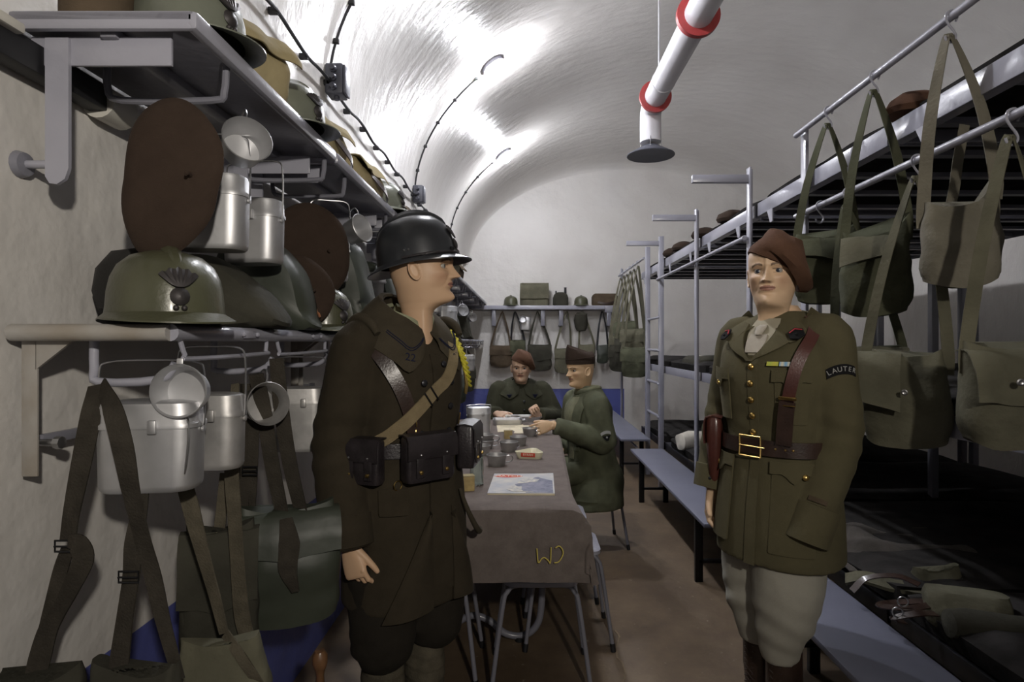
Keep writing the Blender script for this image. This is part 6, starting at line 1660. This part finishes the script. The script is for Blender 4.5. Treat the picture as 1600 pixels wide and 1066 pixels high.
for sg in (-1, 1):
    a, b, c = [Vector(v) for v in OARM[sg]]; c = c + Vector((0, 0, .005))
    cf = MB().tube([b.lerp(c, .66), b.lerp(c, .67), b.lerp(c, 1.0)], [.066, .071, .067], 28).build('cuff', M['tunic'], tunic)
    if sg > 0:
        ff = sleeve_map(b.lerp(c, .62), (b - c), Vector((.45, -.9, 0)), .068)
        MB().sheet([[ff(u * .026, v, .004) for u in [q / 6 - 1 for q in range(13)]] for v in (-.007, .007)], .003).build('rank_bar', M['canvas_brown'], cf, label='brown rank bar')
    else:
        MB().ball(b.lerp(c, .8) + Vector((.03, -.062, 0)), .006, 8).build('cuff_button', M['button'], cf)
# breeches and boots
br = MB()
for sg in (-1, 1):
    lx = .045 if sg > 0 else -.085; ly = -.045 if sg > 0 else .01
    br.tube([(sg * .075, 0, .93), (lx + sg * .012, ly * .6, .74), (lx + sg * .018, ly, .62), (lx + sg * .014, ly - .01, .52), (lx, ly - .012, .44), (lx, ly - .006, .385)], [.105, .112, .108, .092, .066, .056], 26, smooth=5)
link_mesh('breeches', voxel(br, .008, 4, 'breeches', folds(.006, 2.2, sc=(8, 8, 5), crease=[((.05, -.05, .53), .13, (.3, .4, 1), 75, .007), ((-.09, -.02, .53), .13, (-.3, .4, 1), 75, .007)])), M['breeches'], O)
boot(.045, -.045, .42, M['leather_dark'], O, rz=.12, lace=True); boot(-.085, .01, .42, M['leather_dark'], O, rz=-.1, lace=True)
beret_worn(OH, O, M['beret'], tilt=27, pitch=-8, seed=2., puff=1.3, cz=.153)
# ------------------------------------------------------------------ the two seated men
def seated_table(z0): return [(a - .92 + z0, b, c, d, e) for a, b, c, d, e in BODY]
def loc_mat(loc, rz): return Matrix.Translation(Vector(loc)) @ Matrix.Rotation(rz, 4, 'Z')
# beret man at the far end of the table
bl_, brz = (-.045, 4.98, 0), R(6)
iv = loc_mat(bl_, brz).inverted()
hand_l = iv @ Vector((.085, 4.62, .845)); hand_r = iv @ Vector((-.22, 4.68, .85))
BARM = {-1: ((-.175, .0, 1.00), (-.235, -.06, .80), tuple(hand_r)), 1: ((.175, .0, 1.00), (.27, -.08, .80), tuple(hand_l))}
sleg = [([(s * .09, 0, .50), (s * .11, -.22, .50), (s * .11, -.42, .48), (s * .11, -.43, .25), (s * .11, -.42, .06)], [.085, .075, .055, .05, .04]) for s in (-1, 1)]
B, BH, _ = make_person('person in a brown beret seated facing the viewer at the far end of the table', bl_, brz, 1.083, -.03, R(-8), R(6), BARM, sleg, seated_table(.50),
    {-1: dict(fdir=(.5, -1, -.05), tdir=(.8, .3, .5), curls=((30, 40, 25),) * 4), 1: dict(fdir=(-.45, -.5, .75), tdir=(-.9, -.1, -.4), curls=((55, 70, 35), (60, 75, 40), (62, 78, 40), (65, 78, 40)), thumb=(.5, .5, .7))}, vox=.0036, tone=(.60, .40, .28))
JT = Torso([(.44, .20, .15, .17, 0), (.55, .20, .15, .16, 0), (.70, .185, .145, .145, 0), (.86, .205, .155, .14, 0), (.94, .215, .145, .135, .005), (1.0, .210, .115, .12, .012), (1.045, .16, .085, .10, .02), (1.075, .10, .068, .085, .024), (1.09, .07, .06, .075, .028)])
cm = JT.mb(56, 44)
for s in (-1, 1):
    a, b, c = BARM[s]; cm.add2(sleeve_mb(a, b, Vector(b).lerp(Vector(c), .92), (.085, .075, .058)))
jk = link_mesh('jacket', voxel(cm, .011, 3, 'jacket', folds(.006, 7.1)), M['jacket_green'], B)
for sg in (-1, 1):
    collar(JT, jk, 'collar', M['jacket_green'], [(5, .062, 1.045, .985), (20, .064, 1.052, .945), (32, .066, 1.058, .965), (70, .07, 1.075, 1.01), (120, .07, 1.095, 1.05), (180, .07, 1.10, 1.06)], [sg * (5 + 175 * (k / 24) ** 1.3) for k in range(25)], off=.014)
    q = JT.pt(sg * 20, .975, .030); MB().prism([(-.022, .01), (.022, .01), (0, -.022)], .004, q, (1, 0, 0), (0, -.25, 1)).build('collar_patch', M['navy_patch'], jk)
    MB().bar(JT.pt(sg * 90, 1.012, .012), JT.pt(sg * 84, 1.062, .012), .045, .006, up=(0, 1, .2)).build('shoulder_strap', M['jacket_green'], jk)
for z in (.93, .86, .79): JT.button(2, z, .010, .012).build('button', M['button'], jk)
collar(Torso([(a, b * .78, c * .8, d * .85, e) for a, b, c, d, e in JT.t]), B, 'shirt', M['tie'], [(4, .058, 1.045, 1.01), (40, .06, 1.055, 1.01), (180, .066, 1.085, 1.06)], [-175 + 350 * k / 40 for k in range(41)], off=.012, roll=.004)
tr = MB()
for sg in (-1, 1): tr.tube([(sg * .08, .02, .50), (sg * .11, -.2, .50), (sg * .11, -.40, .48), (sg * .11, -.43, .40), (sg * .11, -.43, .22), (sg * .11, -.42, .09)], [.11, .10, .09, .085, .075, .07], 18, smooth=4)
link_mesh('trousers', voxel(tr, .013, 3, 'trousers', folds(.006, 1.1)), M['trouser'], B)
for sg in (-1, 1): boot(sg * .11, -.43, .14, M['sole'], B)
beret_worn(BH, B, M['beret'], tilt=24, pitch=-8, seed=4., puff=.9)

# man in the side cap on the right of the table, reaching for a cup
kl, krz = (.46, 4.22, 0), R(-72)
km = loc_mat(kl, krz); iv = km.inverted()
hw_ = iv @ Vector((.165, 3.925, .865)); 
lean = lambda z: Vector((0, -.10 * max(0, z - .5) ** 1.2, 0))
KARM = {-1: ((-.165, -.06, .98), (-.25, -.06, .74), (-.13, -.20, .64)), 1: ((.170, -.05, .985), (.215, -.01, .74), tuple(hw_))}
cupc = iv @ (HELD + Vector((0, 0, .035)))
fd = (cupc - hw_).normalized()
K, KH, _ = make_person('person in a dark side cap and green coat, seated reaching for a cup', kl, krz, 1.098, -.085, R(14), R(5), KARM, [([(s * .09, 0, .50), (s * .10, -.2, .50), (s * .10, -.34, .47), (s * .10, -.34, .25), (s * .10, -.33, .06)], [.06, .055, .045, .04, .032]) for s in (-1, 1)],
    seated_table(.50), {-1: dict(fdir=(.2, -1, -.1), tdir=(.8, 0, .5), curls=relax), 1: dict(fdir=tuple(fd), tdir=tuple(iv.to_3x3() @ Vector((-.25, .35, .9))), curls=((14, 26, 16), (16, 30, 18), (20, 32, 20), (26, 34, 20)), thumb=(.9, .45, .2), spread=.06)}, vox=.0033, tone=(.62, .42, .25), lean=lean)
KT = Torso([(.28, .235, .20, .215, -.01), (.36, .235, .20, .21, -.01), (.48, .225, .185, .20, 0), (.60, .185, .155, .16, 0), (.70, .180, .150, .150, 0), (.86, .200, .155, .145, 0), (.94, .208, .145, .14, .005), (.99, .200, .118, .125, .012), (1.035, .158, .09, .105, .02), (1.07, .105, .075, .09, .024), (1.095, .075, .066, .08, .028)], lean=lean)
cm = KT.mb(56, 50)
for s in (-1, 1):
    a, b, c = KARM[s]; cm.add2(sleeve_mb(a, b, Vector(b).lerp(Vector(c), .93), (.088, .078, .056)))
kc = link_mesh('coat', voxel(cm, .0095, 3, 'coat', folds(.008, 4.2, crease=[(KARM[1][1], .18, (.4, .5, .6), 70, .006), ((0, 0, .66), .2, (.2, 0, 1), 70, .006), ((.1, 0, .95), .14, (.6, .2, .6), 60, .005)])), M['parka'], K)
for k, (z0, r0, dz, ph) in enumerate([(1.075, .082, .0, 0), (1.095, .080, .012, 1.), (1.115, .076, .0, 2.2)]):
    MB().tube([Vector((r0 * 1.08 * math.sin(a), .022 - r0 * math.cos(a) - .055, z0 - .03 + dz * math.sin(a + ph) - .022 * max(0, math.cos(a)))) for a in [2 * PI * q / 28 for q in range(28)]], .021 - .002 * k, 12, closed=True).build('scarf_fold', M['parka_lining' if k == 2 else 'parka'], kc)
# open front: pale lining strip and lapel
KT.patch([(1.03 - .42 * k / 12, -2 - 3 * math.sin(k * .5), 20 - 6 * k / 12) for k in range(13)], .012, .006).build('front_facing', M['parka_lining'], kc, label='faded olive front facing')
KT.patch([(1.03 - .36 * k / 12, 22 - 4 * k / 12, 48 - 14 * k / 12) for k in range(13)], .016, .006).build('lapel', M['parka'], kc)
KT.patch([(.46, 30, 75), (.455, 30, 75), (.35, 30, 74)], .008, .005).build('pocket_flap', M['parka'], kc)
a, b, c = [Vector(v) for v in KARM[1]]
f = sleeve_map(a.lerp(b, .78), (a - b), (1, -.15, 0), .080)
pa = MB().sheet([[f(u * .032, v * .022 + .010 * (1 - u * u), .007) for u in [q / 6 - 1 for q in range(13)]] for v in (-.45, 0, .45)], .003).build('sleeve_title', M['grey_thread'], kc, label='grey arc sleeve title')
MB().sheet([[f(u * .026 * (1 - .75 * v), -.012 - .034 * v, .007) for u in [q / 6 - 1 for q in range(13)]] for v in (0, .35, .7, 1)], .003).build('sleeve_badge', M['black_patch'], kc, label='small black shield badge')
MB().ball(f(0, -.024, .009), .007, 10, (1, 1, 1)).build('badge_mark', M['grey_thread'], kc)
tr = MB()
for sg in (-1, 1): tr.tube([(sg * .08, .02, .52), (sg * .10, -.18, .52), (sg * .10, -.33, .49), (sg * .10, -.35, .40), (sg * .10, -.34, .22), (sg * .10, -.33, .09)], [.09, .08, .075, .07, .065, .06], 18, smooth=4)
link_mesh('trousers', voxel(tr, .013, 3, 'trousers', folds(.006, 9.1)), M['parka'], K)
for sg in (-1, 1): boot(sg * .10, -.34, .14, M['sole'], K)
# side cap
rings = []; n = 48
for q, hx, hy in [(0, .97, .98), (.02, 1.02, 1.03), (.3, 1.03, 1.06), (.6, .95, 1.07), (.85, .66, 1.06), (.97, .16, 1.04), (1., .02, 1.02)]:
    ring = []
    for j in range(n):
        a = 2 * PI * j / n; x = .0815 * hx * math.sin(a); y = -.106 * hy * math.cos(a); t = (-math.cos(a) + 1) / 2     # t: 0 front, 1 back
        top = .138 - .054 * min(1, t * 1.5) ** .8
        ring.append(Vector((x, y, q * top)))
    rings.append(ring)
hm2 = KH @ Matrix.Translation((0, .008, .152)) @ Matrix.Rotation(R(-4), 4, 'X')
cp_ = MB().loft(rings).tf(hm2).build('side_cap', M['beret_dark'], K)
MB().tube([hm2 @ Vector((.086 * math.sin(a), -.111 * math.cos(a), .044 - .010 * math.cos(a))) for a in [2 * PI * q / 40 for q in range(40)]], .003, 6, closed=True).build('cap_fold', M['beret_dark'], cp_)
